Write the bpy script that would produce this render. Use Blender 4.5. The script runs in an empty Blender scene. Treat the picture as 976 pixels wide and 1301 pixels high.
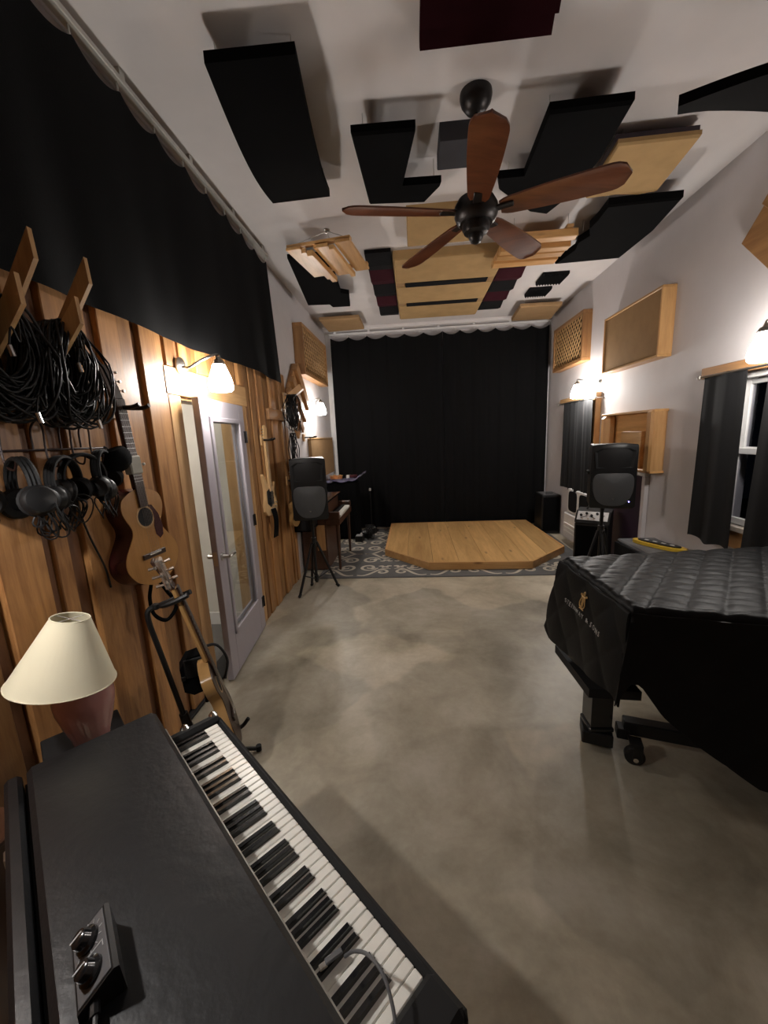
import bpy, bmesh, math, random
from mathutils import Vector, Matrix
PI = math.pi
random.seed(7)
sc = bpy.context.scene
COL = sc.collection

# ------------------------------------------------------------------ camera, world, exposure
F_PX = 504.39
cd = bpy.data.cameras.new('camera')
cd.sensor_width = 36.0
cd.lens = F_PX * 36.0 / 1301.0
cd.clip_start = 0.02
cam = bpy.data.objects.new('camera', cd)
COL.objects.link(cam)
cam.matrix_world = Matrix(((0.99633121, 0.02887669, 0.08056214, 0.0),
                           (0.07356123, 0.19211608, -0.97861134, 0.0),
                           (-0.04373634, 0.98094727, 0.18928704, 1.728),
                           (0, 0, 0, 1)))
sc.camera = cam
w = bpy.data.worlds.new('night')
sc.world = w
w.use_nodes = True
w.node_tree.nodes['Background'].inputs[0].default_value = (0.05, 0.06, 0.09, 1)
w.node_tree.nodes['Background'].inputs[1].default_value = 0.02
sc.view_settings.view_transform = 'Standard'
sc.view_settings.look = 'None'
sc.view_settings.gamma = 1.0
sc.view_settings.exposure = 0.36
LAMP = 150.0          # radiance of the sconce glass

L, RW, H, YB, YF = -1.52, 2.37, 3.58, 7.42, -2.6   # left wall, right wall, ceiling, far wall, wall behind the viewer

# ------------------------------------------------------------------ materials
def nt(name):
    m = bpy.data.materials.new(name)
    m.use_nodes = True
    t = m.node_tree
    return m, t, t.nodes['Principled BSDF']

def ramp(t, fac, stops):
    r = t.nodes.new('ShaderNodeValToRGB')
    e = r.color_ramp.elements
    while len(e) < len(stops):
        e.new(0.5)
    for i, (p, c) in enumerate(stops):
        e[i].position = p
        e[i].color = (*c, 1)
    t.links.new(fac, r.inputs[0])
    return r.outputs[0]

def coords(t, scale, rnd=True):
    tc = t.nodes.new('ShaderNodeTexCoord')
    mp = t.nodes.new('ShaderNodeMapping')
    mp.inputs['Scale'].default_value = scale
    t.links.new(tc.outputs['Object'], mp.inputs['Vector'])
    if rnd:
        oi = t.nodes.new('ShaderNodeObjectInfo')
        mu = t.nodes.new('ShaderNodeMath'); mu.operation = 'MULTIPLY'; mu.inputs[1].default_value = 37.0
        t.links.new(oi.outputs['Random'], mu.inputs[0])
        t.links.new(mu.outputs[0], mp.inputs['Location'])
    return mp.outputs[0]

def noise(t, vec, scale, detail=4, rough=0.55, dist=0.0):
    n = t.nodes.new('ShaderNodeTexNoise')
    n.inputs['Scale'].default_value = scale
    n.inputs['Detail'].default_value = detail
    n.inputs['Roughness'].default_value = rough
    n.inputs['Distortion'].default_value = dist
    t.links.new(vec, n.inputs['Vector'])
    return n.outputs[0]

def bump(t, b, h, strength=0.2, dist=0.01):
    n = t.nodes.new('ShaderNodeBump')
    n.inputs['Strength'].default_value = strength
    n.inputs['Distance'].default_value = dist
    t.links.new(h, n.inputs['Height'])
    t.links.new(n.outputs[0], b.inputs['Normal'])

def plain(name, c, rough=0.5, metal=0.0, var=0.06, bmp=0.0, bscale=80, spec=0.5, sheen=0.0, coat=0.0):
    m, t, b = nt(name)
    v = coords(t, (1, 1, 1))
    n = noise(t, v, 6, 3)
    lo = tuple(max(0, x * (1 - var)) for x in c); hi = tuple(min(1, x * (1 + var)) for x in c)
    t.links.new(ramp(t, n, [(0.3, lo), (0.7, hi)]), b.inputs['Base Color'])
    b.inputs['Roughness'].default_value = rough
    b.inputs['Metallic'].default_value = metal
    b.inputs['Specular IOR Level'].default_value = spec
    if sheen:
        b.inputs['Sheen Weight'].default_value = sheen
        b.inputs['Sheen Roughness'].default_value = 0.5
    if coat:
        b.inputs['Coat Weight'].default_value = coat
        b.inputs['Coat Roughness'].default_value = 0.1
    if bmp:
        bump(t, b, noise(t, v, bscale, 4), bmp, 0.004)
    return m

def wood(name, dark, light, axis='Z', rough=0.45, tone=0.35, grain=1.0, knots=True, coat=0.0):
    m, t, b = nt(name)
    s = {'X': (0.9, 9, 9), 'Y': (9, 0.9, 9), 'Z': (9, 9, 0.9)}[axis]
    v = coords(t, tuple(x * grain for x in s))
    n1 = noise(t, v, 1.6, 6, 0.6, 0.6)
    n2 = noise(t, v, 9.0, 4, 0.6, 0.3)
    mx = t.nodes.new('ShaderNodeMath'); mx.operation = 'MULTIPLY_ADD'
    t.links.new(n2, mx.inputs[0]); mx.inputs[1].default_value = 0.35; t.links.new(n1, mx.inputs[2])
    col = ramp(t, mx.outputs[0], [(0.40, dark), (0.62, tuple((a + c) / 2 for a, c in zip(dark, light))), (0.85, light)])
    oi = t.nodes.new('ShaderNodeObjectInfo')
    hs = t.nodes.new('ShaderNodeHueSaturation')
    mr = t.nodes.new('ShaderNodeMapRange')
    mr.inputs['To Min'].default_value = 1 - tone; mr.inputs['To Max'].default_value = 1 + tone
    t.links.new(oi.outputs['Random'], mr.inputs[0])
    t.links.new(mr.outputs[0], hs.inputs['Value'])
    t.links.new(col, hs.inputs['Color'])
    out = hs.outputs[0]
    if knots:
        vc = coords(t, {'X': (1.2, 4, 4), 'Y': (4, 1.2, 4), 'Z': (4, 4, 1.2)}[axis])
        vo = t.nodes.new('ShaderNodeTexVoronoi'); vo.inputs['Scale'].default_value = 1.1
        t.links.new(vc, vo.inputs['Vector'])
        kf = ramp(t, vo.outputs['Distance'], [(0.0, (1, 1, 1)), (0.05, (0.7, 0.7, 0.7)), (0.10, (0, 0, 0))])
        mm = t.nodes.new('ShaderNodeMix'); mm.data_type = 'RGBA'
        t.links.new(kf, mm.inputs[0]); t.links.new(out, mm.inputs[6])
        mm.inputs[7].default_value = (dark[0] * 0.45, dark[1] * 0.4, dark[2] * 0.4, 1)
        out = mm.outputs[2]
    t.links.new(out, b.inputs['Base Color'])
    b.inputs['Roughness'].default_value = rough
    if coat:
        b.inputs['Coat Weight'].default_value = coat; b.inputs['Coat Roughness'].default_value = 0.15
    bump(t, b, mx.outputs[0], 0.035, 0.003)
    return m

def glass(name, tint=(0.9, 0.92, 0.92), rough=0.02, refl=0.6):
    m, t, b = nt(name)
    t.nodes.remove(b)
    tr = t.nodes.new('ShaderNodeBsdfTransparent'); tr.inputs[0].default_value = (*tint, 1)
    gl = t.nodes.new('ShaderNodeBsdfGlossy'); gl.inputs['Roughness'].default_value = rough
    lw = t.nodes.new('ShaderNodeLayerWeight')
    pw = t.nodes.new('ShaderNodeMath'); pw.operation = 'POWER'; pw.inputs[1].default_value = 4.0
    t.links.new(lw.outputs['Facing'], pw.inputs[0])
    fr = t.nodes.new('ShaderNodeMath'); fr.operation = 'MULTIPLY_ADD'; fr.inputs[1].default_value = refl; fr.inputs[2].default_value = 0.045
    t.links.new(pw.outputs[0], fr.inputs[0])
    mx = t.nodes.new('ShaderNodeMixShader')
    t.links.new(fr.outputs[0], mx.inputs[0]); t.links.new(tr.outputs[0], mx.inputs[1]); t.links.new(gl.outputs[0], mx.inputs[2])
    t.links.new(mx.outputs[0], t.nodes['Material Output'].inputs[0])
    return m

def lit(name, c, s):
    m, t, b = nt(name)
    b.inputs['Base Color'].default_value = (*c, 1)
    b.inputs['Emission Color'].default_value = (*c, 1)
    b.inputs['Emission Strength'].default_value = s
    b.inputs['Roughness'].default_value = 0.3
    return m

def concrete():
    m, t, b = nt('polished concrete')
    v = coords(t, (1, 1, 1), False)
    n1 = noise(t, v, 0.75, 5, 0.6, 0.5)
    n2 = noise(t, v, 2.6, 9, 0.66, 0.5)
    n3 = noise(t, v, 26, 5, 0.7)
    a1 = t.nodes.new('ShaderNodeMath'); a1.operation = 'MULTIPLY_ADD'; a1.inputs[1].default_value = 0.55
    t.links.new(n2, a1.inputs[0]); t.links.new(n1, a1.inputs[2])
    a2 = t.nodes.new('ShaderNodeMath'); a2.operation = 'MULTIPLY_ADD'; a2.inputs[1].default_value = 0.13
    t.links.new(n3, a2.inputs[0]); t.links.new(a1.outputs[0], a2.inputs[2])
    c = ramp(t, a2.outputs[0], [(0.56, (0.175, 0.150, 0.112)), (0.72, (0.33, 0.290, 0.218)), (0.84, (0.445, 0.395, 0.302)), (0.98, (0.58, 0.53, 0.43))])
    # darker trowelled patches with their own outline
    vo = t.nodes.new('ShaderNodeTexVoronoi'); vo.feature = 'SMOOTH_F1'; vo.inputs['Scale'].default_value = 1.15; vo.inputs['Smoothness'].default_value = 0.08
    wv = t.nodes.new('ShaderNodeVectorMath'); wv.operation = 'MULTIPLY_ADD'
    nn = t.nodes.new('ShaderNodeTexNoise'); nn.inputs['Scale'].default_value = 1.7
    t.links.new(v, nn.inputs['Vector']); t.links.new(nn.outputs['Color'], wv.inputs[0])
    wv.inputs[1].default_value = (0.5, 0.5, 0); t.links.new(v, wv.inputs[2])
    t.links.new(wv.outputs[0], vo.inputs['Vector'])
    pc = ramp(t, vo.outputs['Color'], [(0.2, (0.74, 0.745, 0.75)), (0.75, (1.12, 1.105, 1.08))])
    mm = t.nodes.new('ShaderNodeMix'); mm.data_type = 'RGBA'; mm.blend_type = 'MULTIPLY'; mm.inputs[0].default_value = 1.0
    t.links.new(c, mm.inputs[6]); t.links.new(pc, mm.inputs[7])
    t.links.new(mm.outputs[2], b.inputs['Base Color'])
    rr = t.nodes.new('ShaderNodeMapRange'); rr.inputs['To Min'].default_value = 0.30; rr.inputs['To Max'].default_value = 0.52
    t.links.new(n2, rr.inputs[0]); t.links.new(rr.outputs[0], b.inputs['Roughness'])
    bump(t, b, n2, 0.06, 0.01)
    return m

M = {}
M['wall'] = plain('painted drywall', (0.60, 0.572, 0.578), 0.75, var=0.02, bmp=0.08, bscale=60)
M['ceil'] = plain('ceiling paint', (0.69, 0.66, 0.655), 0.8, var=0.02, bmp=0.06, bscale=50)
M['floor'] = concrete()
M['plank'] = wood('cedar planks', (0.17, 0.064, 0.020), (0.46, 0.235, 0.085), 'Z', 0.42, 0.30)
M['recess'] = wood('dark cedar strips', (0.11, 0.042, 0.016), (0.26, 0.115, 0.045), 'Z', 0.5, 0.25)
M['casing'] = wood('pine casing', (0.36, 0.19, 0.075), (0.60, 0.37, 0.17), 'Z', 0.42, 0.08)
M['casing_y'] = wood('pine casing level', (0.36, 0.19, 0.075), (0.60, 0.37, 0.17), 'Y', 0.42, 0.08)
M['pine_x'] = wood('pine boards across', (0.44, 0.22, 0.075), (0.66, 0.38, 0.15), 'X', 0.4, 0.14)
M['pine_y'] = wood('pine boards', (0.44, 0.22, 0.075), (0.68, 0.40, 0.16), 'Y', 0.4, 0.16)
M['pine_z'] = wood('pine uprights', (0.42, 0.21, 0.075), (0.62, 0.36, 0.15), 'Z', 0.4, 0.14)
M['cedar_z'] = wood('brown cedar uprights', (0.24, 0.11, 0.04), (0.42, 0.22, 0.085), 'Z', 0.45, 0.1)
M['cedar_y'] = wood('brown cedar boards', (0.24, 0.11, 0.04), (0.42, 0.22, 0.085), 'Y', 0.45, 0.15)
M['stage'] = wood('stage planks', (0.44, 0.24, 0.085), (0.70, 0.44, 0.18), 'Y', 0.42, 0.20, 0.6)
M['mahog'] = wood('mahogany blade', (0.075, 0.020, 0.008), (0.17, 0.055, 0.022), 'X', 0.28, 0.05, 1.0, False, 0.4)
M['spruce'] = wood('amber spruce', (0.40, 0.19, 0.05), (0.52, 0.27, 0.085), 'Z', 0.3, 0.02, 2.0, False, 0.5)
M['maple'] = wood('pale maple', (0.55, 0.34, 0.15), (0.70, 0.47, 0.24), 'Z', 0.35, 0.02, 1.0, False)
M['rosewood'] = wood('rosewood', (0.018, 0.008, 0.005), (0.055, 0.026, 0.016), 'Z', 0.35, 0.02, 1.0, False)
M['redwood'] = plain('dark red lacquer', (0.055, 0.010, 0.010), 0.25, coat=0.5)
M['brownlac'] = wood('dark brown veneer', (0.035, 0.014, 0.008), (0.085, 0.036, 0.018), 'Z', 0.35, 0.05, 1.0, False)
M['blackcloth'] = plain('black cloth', (0.0032, 0.0032, 0.0036), 0.95, bmp=0.25, bscale=220, spec=0.08)
M['curtain'] = plain('black curtain', (0.0042, 0.0042, 0.0046), 0.9, bmp=0.15, bscale=150, spec=0.12)
M['velvet'] = plain('charcoal window curtain', (0.0042, 0.0042, 0.0048), 0.75, bmp=0.12, bscale=150, spec=0.22, sheen=0.03)
M['quilt'] = plain('black quilted nylon', (0.0035, 0.0035, 0.0038), 0.5, bmp=0.15, bscale=90, spec=0.17)
M['burlap'] = plain('tan burlap', (0.43, 0.285, 0.135), 0.9, var=0.08, bmp=0.3, bscale=260, spec=0.1)
M['burlap_dim'] = plain('brown burlap', (0.34, 0.215, 0.11), 0.9, var=0.08, bmp=0.3, bscale=260, spec=0.1)
M['maroon'] = plain('maroon foam', (0.040, 0.009, 0.014), 0.95, bmp=0.3, bscale=200, spec=0.1)
M['char'] = plain('charcoal foam', (0.012, 0.012, 0.013), 0.95, bmp=0.3, bscale=200, spec=0.1)
M['greyfoam'] = plain('grey foam', (0.055, 0.055, 0.062), 0.95, bmp=0.3, bscale=200, spec=0.1)
M['blk'] = plain('black plastic', (0.0065, 0.0065, 0.007), 0.42, spec=0.4)
M['blkmatte'] = plain('matte black', (0.007, 0.007, 0.0075), 0.65, spec=0.3)
M['blkgloss'] = plain('gloss black', (0.010, 0.010, 0.011), 0.16, coat=0.3)
M['vinyl'] = plain('black vinyl', (0.0080, 0.0083, 0.0095), 0.36, bmp=0.35, bscale=30, spec=0.55)
M['grille'] = plain('steel speaker grille', (0.055, 0.056, 0.058), 0.5, 0.3, bmp=0.5, bscale=500)
M['metal'] = plain('brushed nickel', (0.55, 0.53, 0.50), 0.3, 1.0)
M['bronze'] = plain('dark bronze', (0.030, 0.027, 0.027), 0.38, 0.7)
M['chrome'] = plain('chrome', (0.75, 0.75, 0.74), 0.12, 1.0)
M['alu'] = plain('satin aluminium rail', (0.55, 0.54, 0.50), 0.35, 0.6)
M['gold'] = plain('gold thread', (0.62, 0.40, 0.16), 0.5, 0.3)
M['silver_thread'] = plain('pale thread', (0.35, 0.34, 0.33), 0.6)
M['white'] = plain('white plastic', (0.74, 0.73, 0.70), 0.35)
M['ivory'] = plain('white key plastic', (0.80, 0.78, 0.72), 0.28, coat=0.2)
M['trimwhite'] = plain('white vinyl window', (0.70, 0.69, 0.68), 0.4)
M['door'] = plain('lavender grey paint', (0.40, 0.37, 0.41), 0.38, var=0.03)
M['glass'] = glass('door glass')
M['wglass'] = glass('window glass', (0.75, 0.75, 0.78), 0.02, 0.18)
M['shadefab'] = plain('cream lampshade cloth', (0.72, 0.67, 0.50), 0.85, var=0.03, bmp=0.1, bscale=300)
M['pink'] = plain('dusty pink glaze', (0.46, 0.225, 0.205), 0.14, coat=0.5)
M['rug'] = plain('grey rug pile', (0.14, 0.138, 0.136), 0.98, var=0.12, bmp=0.5, bscale=300, spec=0.05)
M['rugscroll'] = plain('cream rug pile', (0.52, 0.475, 0.39), 0.98, var=0.1, bmp=0.5, bscale=300, spec=0.05)
M['purple'] = plain('purple cloth', (0.060, 0.050, 0.13), 0.85, sheen=0.3)
M['orange'] = plain('orange wood', (0.42, 0.16, 0.05), 0.4)
M['yellow'] = plain('yellow plastic', (0.62, 0.40, 0.03), 0.4)
M['grey'] = plain('mid grey plastic', (0.10, 0.10, 0.105), 0.5)
M['ltgrey'] = plain('light grey plastic', (0.42, 0.42, 0.43), 0.45)
M['panelwhite'] = plain('amplifier panel', (0.75, 0.75, 0.75), 0.4)
M['plum'] = plain('plum painted board', (0.030, 0.014, 0.030), 0.5)
M['stone'] = plain('veined stone sill', (0.55, 0.49, 0.42), 0.35, var=0.5)
M['hallwall'] = plain('hall paint', (0.66, 0.63, 0.58), 0.8, var=0.02)
M['carpet'] = plain('grey hall carpet', (0.13, 0.125, 0.12), 0.98, bmp=0.4, bscale=200)
M['wire'] = plain('black rubber cable', (0.0055, 0.0055, 0.006), 0.45, spec=0.35)
M['browniron'] = plain('dark brown iron', (0.030, 0.014, 0.012), 0.4, 0.3)
M['clearplastic'] = plain('pale chrome tuner', (0.62, 0.52, 0.44), 0.22, 0.8)
M['felt'] = plain('pale cloth tag', (0.52, 0.52, 0.46), 0.9)
M['amber'] = plain('honey lacquer', (0.42, 0.24, 0.09), 0.22, coat=0.5)
M['night'] = plain('night ground', (0.02, 0.02, 0.02), 0.9)
M['shade'] = lit('lit opal glass', (1.0, 0.945, 0.885), LAMP * 0.64)
M['shade_far'] = lit('lit opal glass at the stage end', (1.0, 0.955, 0.905), LAMP * 1.12)
M['bulb'] = lit('lit bulb', (1.0, 0.96, 0.92), LAMP * 5.0)
M['halllamp'] = lit('lit hall lamp', (1.0, 0.95, 0.86), 42)
M['led'] = lit('violet led', (0.25, 0.2, 1.0), 14)

# ------------------------------------------------------------------ mesh helpers
class MB:
    def __init__(s): s.v = []; s.f = []
    def add(s, vs, fs, T=None):
        b = len(s.v)
        for p in vs:
            p = Vector(p)
            s.v.append(T @ p if T else p)
        s.f += [tuple(i + b for i in f) for f in fs]
        return s
    def box(s, c, d, rz=0.0, ch=0.0, R=None):
        x, y, z = d[0] / 2, d[1] / 2, d[2] / 2
        T = Matrix.Translation(Vector(c)) @ (R.to_4x4() if R else Matrix.Rotation(rz, 4, 'Z'))
        if ch <= 0:
            vs = [(i * x, j * y, k * z) for i in (-1, 1) for j in (-1, 1) for k in (-1, 1)]
            return s.add(vs, [(0, 1, 3, 2), (4, 6, 7, 5), (0, 4, 5, 1), (2, 3, 7, 6), (0, 2, 6, 4), (1, 5, 7, 3)], T)
        ch = min(ch, x * 0.9, y * 0.9, z * 0.9)
        vs = []; ix = {}
        for i in (-1, 1):
            for j in (-1, 1):
                for k in (-1, 1):
                    for a, p in enumerate(((i * x, j * (y - ch), k * (z - ch)), (i * (x - ch), j * y, k * (z - ch)), (i * (x - ch), j * (y - ch), k * z))):
                        ix[i, j, k, a] = len(vs); vs.append(p)
        fs = []
        for sg in (-1, 1):
            fs.append([ix[sg, j, k, 0] for j, k in ((-1, -1), (1, -1), (1, 1), (-1, 1))])
            fs.append([ix[i, sg, k, 1] for i, k in ((-1, -1), (1, -1), (1, 1), (-1, 1))])
            fs.append([ix[i, j, sg, 2] for i, j in ((-1, -1), (1, -1), (1, 1), (-1, 1))])
        for a in (-1, 1):
            for b in (-1, 1):
                fs.append([ix[a, b, -1, 0], ix[a, b, 1, 0], ix[a, b, 1, 1], ix[a, b, -1, 1]])
                fs.append([ix[a, -1, b, 0], ix[a, 1, b, 0], ix[a, 1, b, 2], ix[a, -1, b, 2]])
                fs.append([ix[-1, a, b, 1], ix[1, a, b, 1], ix[1, a, b, 2], ix[-1, a, b, 2]])
        for i in (-1, 1):
            for j in (-1, 1):
                for k in (-1, 1):
                    fs.append([ix[i, j, k, a] for a in range(3)])
        return s.add(vs, fs, T)
    def span(s, a, b, ch=0.0):
        return s.box([(p + q) / 2 for p, q in zip(a, b)], [abs(q - p) for p, q in zip(a, b)], 0, ch)
    def tube(s, pts, r, n=8, closed=False):
        pts = [Vector(p) for p in pts]; m = len(pts)
        rr = r if isinstance(r, (list, tuple)) else [r] * m
        tan = []
        for i in range(m):
            a = pts[(i - 1) % m] if (closed or i > 0) else pts[i]
            b = pts[(i + 1) % m] if (closed or i < m - 1) else pts[i]
            t = b - a
            tan.append(t.normalized() if t.length > 1e-9 else Vector((0, 0, 1)))
        up = Vector((0, 0, 1)) if abs(tan[0].z) < 0.9 else Vector((1, 0, 0))
        nrm = tan[0].cross(up).normalized()
        vs = []
        for i in range(m):
            nrm = (nrm - tan[i] * nrm.dot(tan[i]))
            nrm = nrm.normalized() if nrm.length > 1e-6 else tan[i].orthogonal().normalized()
            bi = tan[i].cross(nrm)
            for k in range(n):
                a = 2 * PI * k / n
                vs.append(pts[i] + (nrm * math.cos(a) + bi * math.sin(a)) * rr[i])
        fs = []
        for i in range(m if closed else m - 1):
            j = (i + 1) % m
            for k in range(n):
                k2 = (k + 1) % n
                fs.append((i * n + k, i * n + k2, j * n + k2, j * n + k))
        if not closed:
            fs.append(tuple(range(n))); fs.append(tuple((m - 1) * n + k for k in range(n)))
        return s.add(vs, fs)
    def lathe(s, prof, n=20, T=None, sx=1.0, sy=1.0):
        vs = []; fs = []
        for r, z in prof:
            for k in range(n):
                a = 2 * PI * k / n
                vs.append((r * math.cos(a) * sx, r * math.sin(a) * sy, z))
        for i in range(len(prof) - 1):
            for k in range(n):
                k2 = (k + 1) % n
                fs.append((i * n + k, i * n + k2, (i + 1) * n + k2, (i + 1) * n + k))
        if prof[0][0] > 1e-4: fs.append(tuple(range(n)))
        if prof[-1][0] > 1e-4: fs.append(tuple((len(prof) - 1) * n + k for k in range(n)))
        return s.add(vs, fs, T)
    def prism(s, poly, z0, z1, T=None):
        n = len(poly)
        vs = [(x, y, z0) for x, y in poly] + [(x, y, z1) for x, y in poly]
        fs = [tuple(range(n)), tuple(range(n, 2 * n))] + [(i, (i + 1) % n, n + (i + 1) % n, n + i) for i in range(n)]
        return s.add(vs, fs, T)
    def grid(s, fn, nu, nv):
        vs = [fn(i / nu, j / nv) for i in range(nu + 1) for j in range(nv + 1)]
        fs = [(i * (nv + 1) + j, (i + 1) * (nv + 1) + j, (i + 1) * (nv + 1) + j + 1, i * (nv + 1) + j + 1) for i in range(nu) for j in range(nv)]
        return s.add(vs, fs)
    def thick(s, fn, nu, nv, th):
        """a sheet of real thickness: fn(u,v) -> point, th -> offset vector function or vector"""
        top = [Vector(fn(i / nu, j / nv)) for i in range(nu + 1) for j in range(nv + 1)]
        off = Vector(th)
        bot = [p + off for p in top]
        N = len(top); q = nv + 1
        fs = []
        for i in range(nu):
            for j in range(nv):
                f = (i * q + j, (i + 1) * q + j, (i + 1) * q + j + 1, i * q + j + 1)
                fs.append(f); fs.append(tuple(N + k for k in reversed(f)))
        ring = [i * q for i in range(nu)] + [nu * q + j for j in range(nv)] + [i * q + nv for i in range(nu, 0, -1)] + [j for j in range(nv, 0, -1)]
        for a, b in zip(ring, ring[1:] + ring[:1]):
            fs.append((a, b, N + b, N + a))
        return s.add(top + bot, fs)
    def data(s, name, mat, smooth=True, ang=35):
        me = bpy.data.meshes.new(name)
        me.from_pydata([tuple(p) for p in s.v], [], s.f)
        bm = bmesh.new(); bm.from_mesh(me)
        bmesh.ops.recalc_face_normals(bm, faces=bm.faces)
        bm.to_mesh(me); bm.free()
        if smooth:
            me.polygons.foreach_set('use_smooth', [True] * len(me.polygons))
            me.set_sharp_from_angle(angle=math.radians(ang))
        if mat: me.materials.append(M[mat] if isinstance(mat, str) else mat)
        return me

def link(name, me, parent=None):
    o = bpy.data.objects.new(name, me)
    COL.objects.link(o)
    if parent: o.parent = parent
    return o

def tag(o, label, cat, group=None):
    o['label'] = label; o['category'] = cat
    if group: o['group'] = group
    return o

def thing(name, label, cat, loc=(0, 0, 0), rz=0.0, group=None):
    o = bpy.data.objects.new(name, None)
    o.empty_display_size = 0.05
    COL.objects.link(o)
    o.location = loc; o.rotation_euler = (0, 0, rz)
    return tag(o, label, cat, group)

def inv(root):
    return (Matrix.Translation(root.location) @ Matrix.Rotation(root.rotation_euler[2], 4, 'Z')).inverted()

def part(root, name, mb, mat, world=True, smooth=True, ang=35, sub=None):
    """a part (or sub-part of sub) of root; vertices in world or root space"""
    if world:
        T = inv(root)
        mb.v = [T @ p for p in mb.v]
    return link(name, mb.data(name, mat, smooth, ang), sub or root)

def solo(name, label, cat, mb, mat, loc, group=None, smooth=True, ang=35):
    T = Matrix.Translation(-Vector(loc))
    mb.v = [T @ p for p in mb.v]
    o = link(name, mb.data(name, mat, smooth, ang))
    o.location = loc
    return tag(o, label, cat, group)

def struct(name, mb, mat, parent=None, smooth=False):
    o = link(name, mb.data(name, mat, smooth), parent)
    if not parent: o['kind'] = 'structure'
    return o

def copy_tree(o, parent=None):
    c = o.copy(); COL.objects.link(c)
    if parent: c.parent = parent
    for ch in list(o.children): copy_tree(ch, c)
    return c

def lerp(a, b, t): return a + (b - a) * t
def curve(pts, n=8):
    """Catmull-Rom through points"""
    P = [Vector(p) for p in pts]; P = [P[0] * 2 - P[1]] + P + [P[-1] * 2 - P[-2]]
    out = []
    for i in range(1, len(P) - 2):
        for k in range(n):
            t = k / n
            a, b, c, d = P[i - 1], P[i], P[i + 1], P[i + 2]
            out.append(0.5 * ((2 * b) + (c - a) * t + (2 * a - 5 * b + 4 * c - d) * t * t + (3 * b - a - 3 * c + d) * t ** 3))
    out.append(P[-2])
    return out

# ------------------------------------------------------------------ room shell
struct('floor', MB().span((L - 0.02, YF, -0.1), (RW + 0.02, YB, 0.0)), 'floor')
struct('ceiling', MB().span((L - 0.15, YF - 0.1, H), (RW + 0.15, YB + 0.15, H + 0.1)), 'ceil')
struct('wall_back', MB().span((L - 0.1, YB, -0.1), (RW + 0.1, YB + 0.12, H)), 'wall')
struct('wall_front', MB().span((L - 0.1, YF - 0.12, -0.1), (RW + 0.1, YF, H)), 'plank')
DY0, DY1, DZ = 2.53, 3.42, 2.035
wl = MB()
wl.span((L - 0.14, YF, -0.1), (L, DY0, H)); wl.span((L - 0.14, DY1, -0.1), (L, YB, H)); wl.span((L - 0.14, DY0, DZ), (L, DY1, H))
wall_left = struct('wall_left', wl, 'wall')
W1 = (2.30, 3.24, 0.95, 2.05); W2 = (5.52, 6.48, 0.92, 2.06)
wr = MB()
for y0, y1 in ((YF, W1[0]), (W1[1], W2[0]), (W2[1], YB)): wr.span((RW, y0, -0.1), (RW + 0.14, y1, H))
for W in (W1, W2):
    wr.span((RW, W[0], -0.1), (RW + 0.14, W[1], W[2])); wr.span((RW, W[0], W[3]), (RW + 0.14, W[1], H))
struct('wall_right', wr, 'wall')

# cedar planks: proud boards, mid boards and recessed strips, each its own piece of the left wall
ZT = 2.46
boards = []
y = YF + 0.02
while y < 1.40:
    for kind, wd in (('P', random.uniform(0.15, 0.22)), ('R', random.uniform(0.05, 0.075))):
        boards.append((y, min(y + wd, 1.55), kind)); y += wd
boards = [b for b in boards if b[0] < 1.54]
if boards[-1][1] < 1.55: boards.append((boards[-1][1], 1.55, 'M'))
boards += [(1.55, 1.62, 'R'), (1.62, 1.84, 'P'), (1.84, 1.91, 'R'), (1.91, 2.05, 'P'), (2.05, 2.165, 'M'), (2.165, 2.205, 'R'), (2.205, 2.40, 'P')]
far = []
y = 3.545
pat = [('P', .085), ('R', .03), ('P', .10), ('R', .03), ('M', .05), ('P', .15), ('R', .035), ('M', .13), ('R', .025), ('P', .16), ('R', .03), ('M', .12), ('P', .08), ('R', .03), ('P', .10)]
for k, wd in pat:
    y1 = min(y + wd, 4.72)
    if y < 4.70: far.append((y, y1, k))
    y = y1
TH = {'P': 0.040, 'M': 0.026, 'R': 0.012}
MATK = {'P': 'plank', 'M': 'plank', 'R': 'recess'}
def plank(y0, y1, z0, z1, k):
    m = MB().box((TH[k] / 2, 0, (z1 - z0) / 2), (TH[k], y1 - y0 - 0.004, z1 - z0), 0, 0.004)
    o = link('plank', m.data('plank', MATK[k], True, 25), wall_left)
    o.location = (L, (y0 + y1) / 2, z0)
for b in boards + far: plank(b[0], b[1], 0.004, 3.50 if b[1] < 4.2 else ZT, b[2])
for y0, y1, k in ((2.40, 2.425, 'R'), (2.425, 2.525, 'P'), (2.525, 2.60, 'R'), (2.60, 2.70, 'M'), (2.70, 2.775, 'R'), (2.775, 2.99, 'P'), (2.99, 3.05, 'R'), (3.05, 3.20, 'P'), (3.20, 3.25, 'R'), (3.25, 3.40, 'M'), (3.40, 3.45, 'R'), (3.45, 3.545, 'P')):
    plank(y0, y1, 2.205, 3.50, k)
struct('trim_1', MB().span((L + 0.012, 4.05, 1.94), (L + 0.062, 4.62, 2.05), 0.004), 'cedar_y')

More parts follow.
